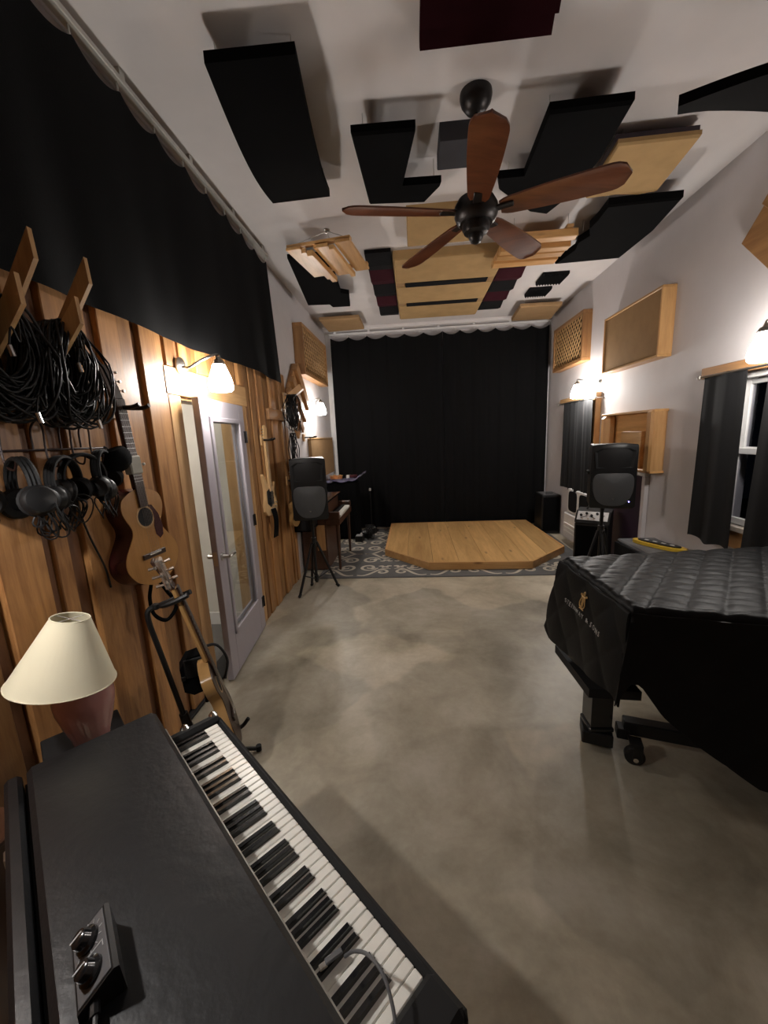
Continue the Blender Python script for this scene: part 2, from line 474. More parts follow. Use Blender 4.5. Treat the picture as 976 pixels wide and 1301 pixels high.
# door frame and door
dfr = MB().span((L, 2.405, 0.0), (L + 0.038, 2.535, DZ), 0.004)
frame = struct('trim_2', dfr, 'casing', None, True)
link('casing', MB().span((L, 3.415, 0.0), (L + 0.038, 3.54, DZ), 0.004).data('casing', 'casing'), frame)
link('header', MB().span((L, 2.385, DZ - 0.002), (L + 0.045, 3.56, 2.20), 0.004).data('header', 'casing_y'), frame)
jm = MB().span((L - 0.14, DY0, 0), (L, DY0 + 0.02, DZ)).span((L - 0.14, DY1 - 0.02, 0), (L, DY1, DZ)).span((L - 0.14, DY0, DZ - 0.02), (L, DY1, DZ))
link('jamb', jm.data('jamb', 'casing', False), frame)
link('threshold', MB().span((L - 0.10, 2.10, 0.002), (L + 0.06, DY1, 0.022), 0.006).data('threshold', 'blkmatte'), frame)

hinge = Vector((L + 0.045, 3.40, 0.006)); free = Vector((-1.395, 2.545, 0.006))
dirn = (free - hinge); DWd = dirn.length; drz = math.atan2(dirn.y, dirn.x)
door = bpy.data.objects.new('door_1', None); COL.objects.link(door)
door.location = hinge; door.rotation_euler = (0, 0, drz); door['kind'] = 'structure'
# local: x along the leaf from the hinge, +y is the room side after rotation (checked: dir is -y, so room (+x) lies on local +y)
dth = 0.045
st = 0.125
md = MB()
md.span((0, -dth / 2, 0), (st, dth / 2, 2.02), 0.003); md.span((DWd - st, -dth / 2, 0), (DWd, dth / 2, 2.02), 0.003)
md.span((st, -dth / 2, 0), (DWd - st, dth / 2, 0.30), 0.003); md.span((st, -dth / 2, 1.90), (DWd - st, dth / 2, 2.02), 0.003)
link('leaf', md.data('leaf', 'door'), door)
for sgn in (1, -1):
    mo = MB()
    y0, y1 = sorted((sgn * dth / 2, sgn * (dth / 2 + 0.014)))
    for a, b in (((st, 0.30), (st + 0.035, 1.90)), ((DWd - st - 0.035, 0.30), (DWd - st, 1.90)), ((st, 0.30), (DWd - st, 0.335)), ((st, 1.865), (DWd - st, 1.90))):
        mo.span((a[0], y0, a[1]), (b[0], y1, b[1]), 0.004)
    link('glazing_bead', mo.data('glazing_bead', 'door'), door)
link('pane', MB().span((st, -0.004, 0.30), (DWd - st, 0.004, 1.90)).data('pane', 'glass', False), door)
for sgn in (1, -1):
    hd = MB().tube([(DWd - 0.06, sgn * (dth / 2 + d), 0.93) for d in (0, 0.05)], 0.014, 10)
    hd.tube(curve([(DWd - 0.06, sgn * (dth / 2 + 0.05), 0.93), (DWd - 0.10, sgn * (dth / 2 + 0.055), 0.932), (DWd - 0.17, sgn * (dth / 2 + 0.05), 0.925)], 5), 0.0125, 8)
    hd.lathe([(0.028, 0), (0.028, 0.006), (0.02, 0.010)], 16, Matrix.Translation((DWd - 0.06, sgn * dth / 2, 0.93)) @ Matrix.Rotation(-sgn * PI / 2, 4, 'X'))
    link('door_handle', hd.data('door_handle', 'metal'), door)
link('latch_plate', MB().box((DWd, 0, 0.93), (0.004, 0.028, 0.10)).data('latch_plate', 'metal', False), door)
for z in (0.25, 1.03, 1.76):
    hg = MB().tube([(0.0, dth / 2 + 0.006, z - 0.05), (0.0, dth / 2 + 0.006, z + 0.05)], 0.009, 8)
    hg.box((0.02, dth / 2 + 0.002, z), (0.04, 0.004, 0.1))
    link('hinge', hg.data('hinge', 'bronze'), door)

# hall beyond the door
struct('floor_hall', MB().span((-4.2, 1.8, -0.1), (L - 0.02, 7.0, 0.0)), 'carpet')
hw = MB().span((-4.3, 1.7, 0), (-4.2, 7.0, 2.6)).span((-4.2, 7.0, 0), (L - 0.14, 7.1, 2.6)).span((-4.2, 1.7, 0), (L - 0.14, 1.8, 2.6))
struct('wall_hall', hw, 'hallwall')
struct('wall_partition', MB().span((-2.11, 3.46, 0), (L - 0.141, 5.6, 2.6)), 'hallwall')
struct('baseboard_hall', MB().span((-2.125, 3.445, 0), (L - 0.142, 3.46, 0.12)), 'trimwhite')
struct('ceiling_hall', MB().span((-4.3, 1.7, 2.6), (L - 0.14, 7.1, 2.7)), 'hallwall')
hl = thing('hall_lamp', 'lit white globe lamp hanging in the hall seen through the open doorway', 'lamp', (-2.4, 2.5, 2.6))
part(hl, 'globe', MB().lathe([(0.0, 2.30), (0.09, 2.33), (0.12, 2.41), (0.09, 2.49), (0.03, 2.52), (0.0, 2.52)], 16, Matrix.Translation((-2.4, 2.5, 0))), 'halllamp')
part(hl, 'stem', MB().tube([(-2.4, 2.5, 2.50), (-2.4, 2.5, 2.60)], 0.012), 'metal')
hs = thing('hall_shelf', 'tan wooden shelf unit standing in the hall beyond the doorway', 'shelf', (-3.75, 4.7, 0))
for yy in (4.1, 5.6): part(hs, 'side_panel', MB().span((-3.95, yy - 0.015, 0), (-3.55, yy + 0.015, 1.7)), 'pine_z')
for z in (0.1, 0.5, 0.9, 1.3, 1.67): part(hs, 'shelf_board', MB().span((-3.95, 4.115, z), (-3.55, 5.585, z + 0.025)), 'pine_y')
hl2 = thing('hall_table_lamp', 'lit white lamp standing on the hall shelf seen through the door gap', 'lamp', (-3.75, 5.95, 1.695))
hl2.location = (-3.75, 5.2, 1.696)
part(hl2, 'shade', MB().lathe([(0.09, 1.86), (0.10, 1.86), (0.075, 2.06), (0.065, 2.06)], 16, Matrix.Translation((-3.75, 5.2, 0))), 'halllamp')
part(hl2, 'base', MB().lathe([(0.0, 1.697), (0.06, 1.697), (0.03, 1.75), (0.012, 1.80), (0.012, 1.98), (0.0, 1.98)], 16, Matrix.Translation((-3.75, 5.2, 0))), 'white')

# windows on the right wall
def window(n, W, lowsash=True):
    y0, y1, z0, z1 = W
    fr = MB()
    xo, xi = RW + 0.02, RW + 0.13
    fr.span((RW - 0.002, y0, z0), (xi, y0 + 0.035, z1), 0.003); fr.span((RW - 0.002, y1 - 0.035, z0), (xi, y1, z1), 0.003)
    fr.span((RW - 0.002, y0, z1 - 0.035), (xi, y1, z1), 0.003)
    win = struct('window_%d' % n, fr, 'trimwhite', None, True)
    zm = (z0 + z1) / 2
    for nm, x, za, zb in (('lower_sash', RW + 0.032, z0 + 0.01, zm + 0.025), ('upper_sash', RW + 0.070, zm - 0.02, z1 - 0.03)):
        s = MB()
        s.span((x - 0.017, y0 + 0.035, za), (x + 0.017, y0 + 0.085, zb), 0.003); s.span((x - 0.017, y1 - 0.085, za), (x + 0.017, y1 - 0.035, zb), 0.003)
        s.span((x - 0.017, y0 + 0.085, za), (x + 0.017, y1 - 0.085, za + 0.05), 0.003); s.span((x - 0.017, y0 + 0.085, zb - 0.045), (x + 0.017, y1 - 0.085, zb), 0.003)
        so = link(nm, s.data(nm, 'trimwhite'), win)
        link('pane', MB().span((x - 0.003, y0 + 0.08, za + 0.045), (x + 0.003, y1 - 0.08, zb - 0.04)).data('pane', 'wglass', False), so)
    link('sill', MB().span((RW - 0.03, y0 - 0.03, z0 - 0.035), (xi, y1 + 0.03, z0 + 0.004), 0.004).data('sill', 'stone'), win)
    return win
win1 = window(1, W1); win2 = window(2, W2)
link('apron', MB().span((RW - 0.022, W1[0] - 0.1, W1[2] - 0.16), (RW, W1[1] + 0.05, W1[2] - 0.037), 0.003).data('apron', 'cedar_y'), win1)
link('header', MB().span((RW - 0.05, 2.05, 2.055), (RW, 3.53, 2.14), 0.004).data('header', 'cedar_y'), win1)
link('header', MB().span((RW - 0.075, 5.37, 2.09), (RW, 6.62, 2.15), 0.004).data('header', 'casing_y'), win2)
link('casing', MB().span((RW - 0.07, 5.37, 0.85), (RW, 5.45, 2.09), 0.004).data('casing', 'casing'), win2)
struct('ground_outside', MB().span((RW + 0.3, -3, -0.6), (12, 12, -0.5)), 'night')
struct('baseboard_right', MB().span((RW - 0.015, YF, 0), (RW, 5.2, 0.09), 0.003), 'recess')

# ------------------------------------------------------------------ sconces
def sconce(x, y, z, side, label, mat='shade', dy=-0.02):
    """shade centre x,y,z; side -1 for the left wall, +1 right wall"""
    wx = (L + 0.045) if side < 0 and y < 4.7 and y > 2.4 else (L if side < 0 else RW)
    t = thing('wall_sconce', label, 'sconce', (wx, y + dy, z + 0.06), 0, 'wall sconces')
    s = -side
    part(t, 'backplate', MB().lathe([(0.055, 0), (0.055, 0.012), (0.035, 0.022), (0.0, 0.024)], 20, Matrix.Translation((wx, y + dy, z + 0.07)) @ Matrix.Rotation(s * PI / 2, 4, 'Y')), 'metal')
    part(t, 'arm', MB().tube(curve([(wx, y + dy, z + 0.07), (lerp(wx, x, 0.3), y + dy, z + 0.06), (lerp(wx, x, 0.62), y + dy * 0.5, z + 0.115), (x, y, z + 0.15), (x, y, z + 0.10)], 6), 0.008, 8), 'metal')
    SC = Matrix.Translation((x, y, z)) @ Matrix.Scale(1.2, 4)
    part(t, 'fitter_cap', MB().lathe([(0.0, 0.115), (0.012, 0.113), (0.016, 0.10), (0.030, 0.092), (0.036, 0.072), (0.032, 0.070)], 20, SC), 'metal')
    part(t, 'glass_shade', MB().lathe([(0.032, 0.072), (0.042, 0.045), (0.058, 0.005), (0.066, -0.035), (0.062, -0.062), (0.052, -0.070), (0.020, -0.072), (0.0, -0.072)], 24, SC), mat)
    return t
sconce(-1.275, 2.68, 2.148, -1, 'lit sconce with opal bell glass above the open grey door', dy=-0.12)
sconce(-1.355, 5.93, 2.15, -1, 'lit sconce on white wall between kite wood panel and back curtain', 'shade', dy=-0.25)
sconce(2.15, 5.58, 2.18, 1, 'lit sconce above the small black curtain of the far window', 'shade_far', dy=-0.15)
sconce(2.12, 2.70, 2.15, 1, 'lit sconce above the wooden window header beside the near window')
t = thing('wall_lamp', 'black cone shaded wall lamp on the cedar wall beside the stage piano outside the photo', 'lamp', (L + 0.04, 0.60, 1.95))
WL = Matrix.Translation((-1.32, 0.60, 1.90))
part(t, 'backplate', MB().box((L + 0.05, 0.60, 1.95), (0.02, 0.09, 0.12), 0, 0.004), 'blk')
part(t, 'arm', MB().tube(curve([(L + 0.05, 0.60, 1.97), (-1.40, 0.60, 2.06), (-1.32, 0.60, 2.05), (-1.32, 0.60, 2.00)], 6), 0.008, 8), 'blk')
sh5 = MB().lathe([(0.125, -0.01), (0.040, 0.085), (0.022, 0.115), (0.018, 0.115), (0.036, 0.085), (0.121, -0.01), (0.125, -0.01)], 28, WL); sh5.f = [f for f in sh5.f if len(f) == 4]
sh5.lathe([(0.0, 0.113), (0.022, 0.113), (0.022, 0.118), (0.0, 0.118)], 16, WL)
part(t, 'cone_shade', sh5, 'blkmatte')
part(t, 'bulb', MB().lathe([(0.0, 0.005), (0.025, 0.012), (0.036, 0.035), (0.030, 0.060), (0.015, 0.085), (0.0, 0.086)], 16, WL), 'bulb')

# ------------------------------------------------------------------ floor rug, stage
rug = thing('area_rug', 'grey rug with cream scroll pattern lying under the wooden stage', 'rug', (0.55, 6.0, 0))
RX0, RX1, RY0, RY1 = -1.25, 2.20, 4.66, 7.25
part(rug, 'pile', MB().span((RX0, RY0, 0.0), (RX1, RY1, 0.012), 0.004), 'rug')
part(rug, 'binding', MB().span((RX0 - 0.01, RY0 - 0.018, 0.0), (RX1 + 0.01, RY0, 0.013), 0.004), 'grey')
def ribbon(mb, pts, w0, z):
    n = len(pts); vs = []
    for i, p in enumerate(pts):
        a = pts[max(i - 1, 0)]; b = pts[min(i + 1, n - 1)]
        dx, dy = b[0] - a[0], b[1] - a[1]; l = math.hypot(dx, dy) or 1
        u = i / (n - 1); ww = w0 * (0.25 + 0.75 * math.sin(PI * min(1, 0.12 + u * 0.85)))
        vs.append((p[0] - dy / l * ww, p[1] + dx / l * ww, z)); vs.append((p[0] + dy / l * ww, p[1] - dx / l * ww, z))
    # clip to the rug
    if any(not (RX0 + 0.02 < v[0] < RX1 - 0.02 and RY0 + 0.02 < v[1] < RY1 - 0.02) for v in vs): return
    mb.add(vs, [(2 * i, 2 * i + 1, 2 * i + 3, 2 * i + 2) for i in range(n - 1)])
scr = MB()
TS = 0.46
for ti in range(-1, 9):
    for tj in range(-1, 7):
        ox, oy = RX0 + ti * TS, RY0 + 0.05 + tj * TS
        mxx, myy = (1 if ti % 2 else -1), (1 if tj % 2 else -1)
        def P(x, y): return (ox + TS / 2 + mxx * (x - 0.5) * TS, oy + TS / 2 + myy * (y - 0.5) * TS)
        sp = [P(0.32 + (0.27 - 0.23 * k / 26) * math.cos(0.6 + k * 0.34), 0.34 + (0.27 - 0.23 * k / 26) * math.sin(0.6 + k * 0.34)) for k in range(27)]
        ribbon(scr, sp, 0.022, 0.0128)
        sp = [P(0.72 - (0.20 - 0.16 * k / 22) * math.cos(0.3 + k * 0.36), 0.72 - (0.20 - 0.16 * k / 22) * math.sin(0.3 + k * 0.36)) for k in range(23)]
        ribbon(scr, sp, 0.020, 0.0128)
        ribbon(scr, [P(0.05 + 0.9 * k / 14, 0.98 - 0.5 * k / 14 + 0.13 * math.sin(k * 0.45)) for k in range(15)], 0.020, 0.0126)
        for a in (0.2, 1.1, 2.0, 2.9):
            ribbon(scr, [P(0.78 + (0.05 + 0.03 * k) * math.cos(a), 0.2 + (0.05 + 0.03 * k) * math.sin(a)) for k in range(6)], 0.022, 0.0126)
        for a in (3.6, 4.5, 5.4):
            ribbon(scr, [P(0.5 + (0.04 + 0.02 * k) * math.cos(a), 0.5 + (0.04 + 0.02 * k) * math.sin(a)) for k in range(6)], 0.018, 0.0127)
so = part(rug, 'scroll_pattern', scr, 'rugscroll', True, False); so['kind'] = 'stuff'

stage = thing('stage_platform', 'low honey pine stage platform with clipped corners before the black curtain', 'stage', (0.8, 6.1, 0.013))
SP = [(-0.455, 7.22), (-0.45, 5.53), (0.15, 4.885), (1.425, 4.865), (2.03, 5.50), (1.97, 7.22)]
ZS0, ZS1 = 0.013, 0.108
def clip_poly(poly, x0, x1):
    def cut(P, f, g):
        out = []
        for a, b in zip(P, P[1:] + P[:1]):
            fa, fb = f(a), f(b)
            if fa >= 0: out.append(a)
            if fa * fb < 0: out.append(tuple(p + (q - p) * fa / (fa - fb) for p, q in zip(a, b)))
        return out
    P = cut(poly, lambda p: p[0] - x0, None)
    return cut(P, lambda p: x1 - p[0], None)
xs = [-0.46, -0.13, 0.20, 0.53, 0.86, 1.14, 1.40, 1.70, 2.04]
SK = 0.06
for i in range(len(xs) - 1):
    poly = [(x + (yy - 6) * 0.0, yy) for x, yy in clip_poly(SP, xs[i] + 0.0015, xs[i + 1] - 0.0015)]
    cx = sum(p[0] for p in poly) / len(poly); cy = sum(p[1] for p in poly) / len(poly)
    poly = [(cx + (p[0] - cx) * 0.995, cy + (p[1] - cy) * 0.995) for p in poly]
    m = MB().prism(poly, ZS1 - 0.02, ZS1)
    o = part(stage, 'plank', m, 'stage', True, False)
edge = [(a, b) for a, b in zip(SP, SP[1:] + SP[:1])]
for a, b in edge:
    d = Vector((b[0] - a[0], b[1] - a[1], 0)); ln = d.length; d.normalize()
    c = ((a[0] + b[0]) / 2, (a[1] + b[1]) / 2, (ZS0 + ZS1 + 0.004) / 2)
    part(stage, 'rim_board', MB().box(c, (ln + 0.012, 0.03, ZS1 + 0.004 - ZS0), math.atan2(d.y, d.x), 0.003), 'pine_x')
part(stage, 'core', MB().prism([(lerp(0.8, x, 0.97), lerp(6.0, y, 0.97)) for x, y in SP], ZS0, ZS1 - 0.021), 'recess', True, False)

# ------------------------------------------------------------------ curtains
def drape(y_or_x, top, bot, amp, freq, seed, axis, off, sc_drop=0.0, sc_n=0, nu=200, nv=14, flare=0.6):
    """hanging cloth: y_or_x(u, v) along the wall, height from top(u) to bot(u)"""
    rnd = random.Random(seed); ph = [rnd.uniform(0, 6.28) for _ in range(4)]; fr = [freq * f for f in (1, 1.73, 0.47, 2.6)]
    def fold(u, v):
        g = flare + (1 - flare) * v
        a = math.sin(u * fr[0] + ph[0] + 0.5 * math.sin(v * 2 + ph[1])) + 0.5 * math.sin(u * fr[1] + ph[1]) + 0.8 * math.sin(u * fr[2] + ph[2]) * v + 0.25 * math.sin(u * fr[3] + ph[3])
        return amp * g * a
    def fn(u, v):
        a = y_or_x(u, v); zt = top(u)
        if sc_n: zt -= sc_drop * abs(math.sin(PI * u * sc_n)) ** 0.8
        z = lerp(zt, bot(u), v)
        d = off + fold(u, v)
        return (d, a, z) if axis == 'Y' else (a, d, z)
    return MB().thick(fn, nu, nv, (0.004, 0, 0) if axis == 'Y' else (0, 0.004, 0))

c = thing('left_wall_curtain', 'long black curtain hung from ceiling rail over the cedar wall', 'curtain', (L + 0.1, 1.2, 2.35))
mb = drape(lambda u, v: lerp(-0.9, lerp(4.24, 4.40, v), u), lambda u: 3.47, lambda u: 2.345 + 0.012 * math.sin(u * 17), 0.0085, 44, 3, 'Y', L + 0.105, 0.055, 18, 420, 16, 0.35)
part(c, 'cloth', mb, 'curtain', True, True, 80)
rail = thing('left_curtain_rail', 'pale metal ceiling rail carrying the long black curtain above the cedar wall', 'rail', (L + 0.1, 1.2, H))
part(rail, 'track', MB().span((L + 0.075, -1.0, 3.505), (L + 0.125, 4.28, 3.535), 0.004), 'alu')
for k in range(9):
    part(rail, 'ceiling_bracket', MB().span((L + 0.085, -0.9 + k * 0.63, 3.535), (L + 0.115, -0.86 + k * 0.63, H)), 'alu')
for k in range(19):
    y = lerp(-0.9, 4.24, k / 18)
    part(rail, 'hook', MB().tube([(L + 0.10, y, 3.508), (L + 0.10, y, 3.45)], 0.005, 6), 'alu')

for nm, x0, x1, sd in (('a', -1.415, 0.538, 11), ('b', 0.542, 2.325, 12)):
    lab = 'left half of the floor length black curtain behind the stage' if nm == 'a' else 'right half of the floor length black curtain behind the stage'
    c = thing('stage_curtain', lab, 'curtain', ((x0 + x1) / 2, 7.32, 0), 0, 'stage curtains')
    part(c, 'cloth', drape(lambda u, v: lerp(x0, x1, u), lambda u: 3.44, lambda u: 0.022, 0.011, 46, sd, 'X', 7.33, 0.06, 6, 220, 16, 0.6), 'curtain', True, True, 80)
rail = thing('stage_curtain_rail', 'white ceiling rail above the black curtain behind the stage', 'rail', (0.5, 7.3, H))
part(rail, 'track', MB().span((-1.44, 7.30, 3.475), (2.345, 7.345, 3.505), 0.004), 'trimwhite')
for k in range(7): part(rail, 'ceiling_bracket', MB().span((-1.35 + k * 0.6, 7.31, 3.505), (-1.31 + k * 0.6, 7.335, H)), 'trimwhite')
for k in range(13):
    x = lerp(-1.415, 2.325, k / 12)
    part(rail, 'hook', MB().tube([(x, 7.33, 3.48), (x, 7.33, 3.43)], 0.005, 6), 'trimwhite')
struct('trim_3', MB().span((L, 7.22, 3.53), (RW, YB, H), 0.006), 'ceil')
struct('trim_4', MB().span((L, 7.395, 0), (L + 0.09, YB, 3.53)), 'trimwhite')

def wcurtain(y0, y1, zt, zb, lab, sd, f):
    c = thing('window_curtain', lab, 'curtain', (RW - 0.09, (y0 + y1) / 2, zb), 0, 'window curtains')
    part(c, 'cloth', drape(lambda u, v: lerp(lerp(y0 + 0.02, y0, v), lerp(y1 - 0.03, y1, v), u), lambda u: zt, lambda u: zb + 0.015 * math.sin(u * 9), 0.012, f, sd, 'Y', RW - 0.10, 0, 0, 110, 14, 0.35), 'velvet', True, True, 80)
    return c
wcurtain(2.985, 3.44, 2.075, 0.79, 'charcoal curtain gathered on the far side of the near window', 21, 9)
wcurtain(2.28, 2.855, 2.075, 0.80, 'charcoal curtain at the photo edge on the near side of the near window', 22, 11)
wcurtain(5.36, 6.40, 2.085, 0.82, 'short charcoal curtain covering the far window behind the loudspeaker', 23, 26)
for y0, y1, zz, lab in ((2.1, 3.47, 2.065, 'thin dark curtain rod across the near window'), (5.30, 6.60, 2.075, 'thin pale curtain rod across the far window')):
    t = thing('curtain_rod', lab, 'rod', (RW - 0.1, (y0 + y1) / 2, zz), 0, 'window curtain rods')
    part(t, 'rod', MB().tube([(RW - 0.10, y0, zz), (RW - 0.10, y1, zz)], 0.008, 10), 'metal')
    for y in (y0, y1):
        part(t, 'finial', MB().lathe([(0.0, -0.018), (0.014, -0.012), (0.017, 0), (0.014, 0.012), (0.0, 0.018)], 12, Matrix.Translation((RW - 0.10, y, zz))), 'metal')
        part(t, 'bracket', MB().tube([(RW, y * 0.97 + 0.03 * (y0 + y1) / 2, zz), (RW - 0.10, y * 0.97 + 0.03 * (y0 + y1) / 2, zz)], 0.006, 8), 'metal')

# ------------------------------------------------------------------ ceiling treatments
def sag_panel(name, label, quad, z, sag, th, mat, group='black fabric ceiling panels', nu=14, cat='acoustic panel', wires=True):
    """quad: near-left, near-right, far-right, far-left; bows downwards along its length"""
    nl, nr, fr, fl = [Vector((*p, z)) for p in quad]
    t = thing(name, label, cat, tuple((nl + nr + fr + fl) / 4 + Vector((0, 0, th))), 0, group)
    def fn(u, v):
        p = nl.lerp(fl, u).lerp(nr.lerp(fr, u), v)
        p.z -= sag * math.sin(PI * u)
        e = 0.012
        return p
    part(t, 'wrapped_panel', MB().thick(fn, nu, 6, (0, 0, th)), mat, True, True, 50)
    if wires:
        for p in (nl, nr, fr, fl):
            q = p.lerp((nl + nr + fr + fl) / 4, 0.14)
            part(t, 'hanger_wire', MB().tube([(q.x, q.y, q.z + th * 0.5), (q.x, q.y, H)], 0.0025, 5), 'metal')
    return t
def flat_panel(name, label, poly, z, th, mat, group=None, cat='acoustic panel', tilt=None, wires=True):
    cx = sum(p[0] for p in poly) / len(poly); cy = sum(p[1] for p in poly) / len(poly)
    t = thing(name, label, cat, (cx, cy, z + th), 0, group)
    m = MB(); n = len(poly)
    zt = (lambda p: 0) if tilt is None else tilt
    c = 0.012
    ins = [(cx + (p[0] - cx) * 0.97, cy + (p[1] - cy) * 0.97) for p in poly]
    vs = [(*p, z + zt(p)) for p in ins] + [(*p, z + c + zt(p)) for p in poly] + [(*p, z + th + zt(p)) for p in poly]
    fs = [tuple(range(n)), tuple(range(2 * n, 3 * n))]
    for k in range(2):
        for i in range(n): fs.append((k * n + i, k * n + (i + 1) % n, (k + 1) * n + (i + 1) % n, (k + 1) * n + i))
    m.add(vs, fs)
    part(t, 'wrapped_panel', m, mat, True, True, 30)
    if wires and z + th < H - 0.02:
        for i in (0, n // 3, (2 * n) // 3):
            p = poly[i]; q = (cx + (p[0] - cx) * 0.8, cy + (p[1] - cy) * 0.8)
            part(t, 'hanger_wire', MB().tube([(*q, z + th * 0.6), (*q, H)], 0.0025, 5), 'metal')
    return t
sag_panel('hanging_fabric_panel', 'large black fabric panel on the ceiling nearest the long curtain rail', [(-0.91, 2.12), (-0.485, 2.13), (-0.555, 3.22), (-0.985, 3.24)], 3.44, 0.085, 0.05, 'blackcloth')
flat_panel('hanging_fabric_panel', 'black L shaped ceiling panel beside the fan with its foot toward the fan', [(-0.31, 2.62), (0.06, 2.63), (-0.03, 3.14), (0.24, 3.15), (0.235, 3.19), (0.13, 3.37), (-0.28, 3.33)], 3.42, 0.05, 'blackcloth', 'black fabric ceiling panels')
flat_panel('hanging_fabric_panel', 'black ceiling panel partly hidden behind the long fan blade', [(0.79, 2.61), (1.23, 2.60), (1.26, 3.05), (1.22, 3.45), (1.12, 3.70), (0.97, 3.64), (0.66, 3.30), (0.62, 3.16), (0.80, 3.16)], 3.42, 0.05, 'blackcloth', 'black fabric ceiling panels')
flat_panel('hanging_fabric_panel', 'black ceiling panel with wavy inner edge close to the right wall', [(1.56, 3.61), (2.10, 3.59), (2.17, 4.10), (2.15, 4.66), (1.52, 4.69), (1.60, 4.37), (1.57, 4.22), (1.62, 4.09), (1.56, 3.95), (1.57, 3.81)], 3.40, 0.06, 'blackcloth', 'black fabric ceiling panels')
t = thing('hanging_fabric_panel', 'black ceiling panel cut by the upper corner of the photo', 'acoustic panel', (1.6, 2.2, 3.2), 0, 'black fabric ceiling panels')
q0, q1, q2, q3 = Vector((1.09, 1.95, 2.965)), Vector((1.293, 2.313, 3.175)), Vector((2.21, 2.48, 3.16)), Vector((1.90, 1.95, 3.11))
def twist(u, v):
    p = q0.lerp(q3, u).lerp(q1.lerp(q2, u), v)
    p.z += 0.02 * math.sin(PI * u) - 0.02 * math.sin(PI * v)
    return p
part(t, 'wrapped_panel', MB().thick(twist, 12, 6, (0, 0, 0.04)), 'blackcloth', True, True, 50)
for p in (q2.lerp(q0, 0.15), q3.lerp(q1, 0.12), q3.lerp(q0, 0.3)):
    part(t, 'hanger_wire', MB().tube([(p.x, p.y, p.z + 0.03), (p.x, p.y, H)], 0.0025, 5), 'metal')
flat_panel('hanging_fabric_panel', 'black ceiling panel above and behind the hanging pine diffuser', [(-1.16, 4.12), (-0.86, 4.12), (-0.78, 4.40), (-0.82, 5.10), (-0.73, 5.17), (-0.79, 5.64), (-1.02, 5.63), (-1.04, 5.51), (-1.32, 5.48)], 3.42, 0.05, 'blackcloth', 'black fabric ceiling panels')

def ridged_foam(name, label, x0, x1, y0, y1, n, mats, depth, along='X', group=None):
    """wedge foam: n ridges across y, each ridge a strip of its own"""
    t = thing(name, label, 'acoustic foam', ((x0 + x1) / 2, (y0 + y1) / 2, H), 0, group)
    for k in range(n):
        a = lerp(y0, y1, k / n); b = lerp(y0, y1, (k + 1) / n); g = 0.002
        m = MB()
        prof = [(a + g, H), (a + g, H - depth * 0.45), ((a + b) / 2, H - depth), (b - g, H - depth * 0.45), (b - g, H)]
        vs = [(x0, *p) for p in prof] + [(x1, *p) for p in prof]; q = len(prof)
        m.add(vs, [tuple(range(q)), tuple(range(q, 2 * q))] + [(i, (i + 1) % q, q + (i + 1) % q, q + i) for i in range(q)])
        part(t, 'foam_ridge', m, mats[k % len(mats)], True, False)
    return t
ridged_foam('wedge_foam_panel', 'dark maroon ridged foam on the ceiling above the fan mount', 0.08, 0.68, 1.72, 2.30, 6, ['maroon'], 0.09)
flat_panel('ceiling_speaker_box', 'small dark grey box panel on the ceiling behind the fan rod', [(0.21, 2.84), (0.44, 2.84), (0.44, 3.12), (0.21, 3.12)], 3.48, 0.10, 'greyfoam', None, 'foam block')
ridged_foam('striped_foam_strip', 'charcoal and maroon striped foam strip left of the tan ceiling panels', -0.45, -0.18, 4.43, 6.60, 5, ['char', 'maroon'], 0.075, 'X', 'striped ceiling foam')
ridged_foam('striped_foam_strip', 'charcoal and maroon striped foam strip right of the tan ceiling panels', 1.02, 1.33, 4.70, 6.65, 5, ['char', 'maroon'], 0.075, 'X', 'striped ceiling foam')
for k, (a, b, lab) in enumerate(((4.50, 5.16, 'tan burlap ceiling panel closest to the fan in the middle row of three'), (5.30, 5.90, 'middle tan burlap ceiling panel between two black strips'), (6.04, 6.66, 'tan burlap ceiling panel closest to the stage curtain in the row of three'))):
    t = flat_panel('burlap_panel', lab, [(-0.165, a), (1.00, a), (1.00, b), (-0.165, b)], 3.49, 0.09, 'burlap', 'tan ceiling panels in a row', wires=False)
for a, b, lab in ((5.16, 5.30, 'black strip between the first and middle tan ceiling panels'), (5.90, 6.04, 'black strip between the middle and last tan ceiling panels')):
    t = thing('spacer_strip', lab, 'strip', (0.43, (a + b) / 2, H), 0, 'black spacer strips')
    part(t, 'strip', MB().span((-0.05, a + 0.004, 3.485), (0.92, b - 0.004, H), 0.006), 'char')
    part(t, 'ledge', MB().span((-0.165, a + 0.004, 3.50), (-0.052, b - 0.004, H), 0.004), 'burlap_dim')
    part(t, 'ledge', MB().span((0.922, a + 0.004, 3.50), (1.00, b - 0.004, H), 0.004), 'burlap_dim')
flat_panel('burlap_panel', 'tan ceiling panel half hidden above the fan hub', [(-0.01, 3.70), (0.60, 3.70), (0.62, 4.24), (-0.01, 4.26)], 3.50, 0.08, 'burlap', wires=False)
tp = flat_panel('burlap_panel', 'tan ceiling panel at the tip of the long fan blade', [(1.33, 2.99), (1.82, 2.98), (1.89, 3.56), (1.76, 3.585), (1.60, 3.56), (1.37, 3.575)], 3.45, 0.035, 'burlap')
part(tp, 'back_frame', MB().prism([(1.33, 3.03), (1.83, 3.02), (1.88, 3.54), (1.37, 3.54)], 3.486, 3.535), 'plum', True, False)
flat_panel('burlap_panel', 'tan corner ceiling panel above the left end of the stage curtain', [(-1.38, 6.36), (-0.77, 6.36), (-0.77, 7.0), (-1.38, 7.05)], 3.47, 0.05, 'burlap_dim')
flat_panel('burlap_panel', 'tan corner ceiling panel above the right end of the stage curtain', [(1.60, 6.38), (2.20, 6.40), (2.28, 7.15), (1.64, 7.10)], 3.47, 0.05, 'burlap_dim')
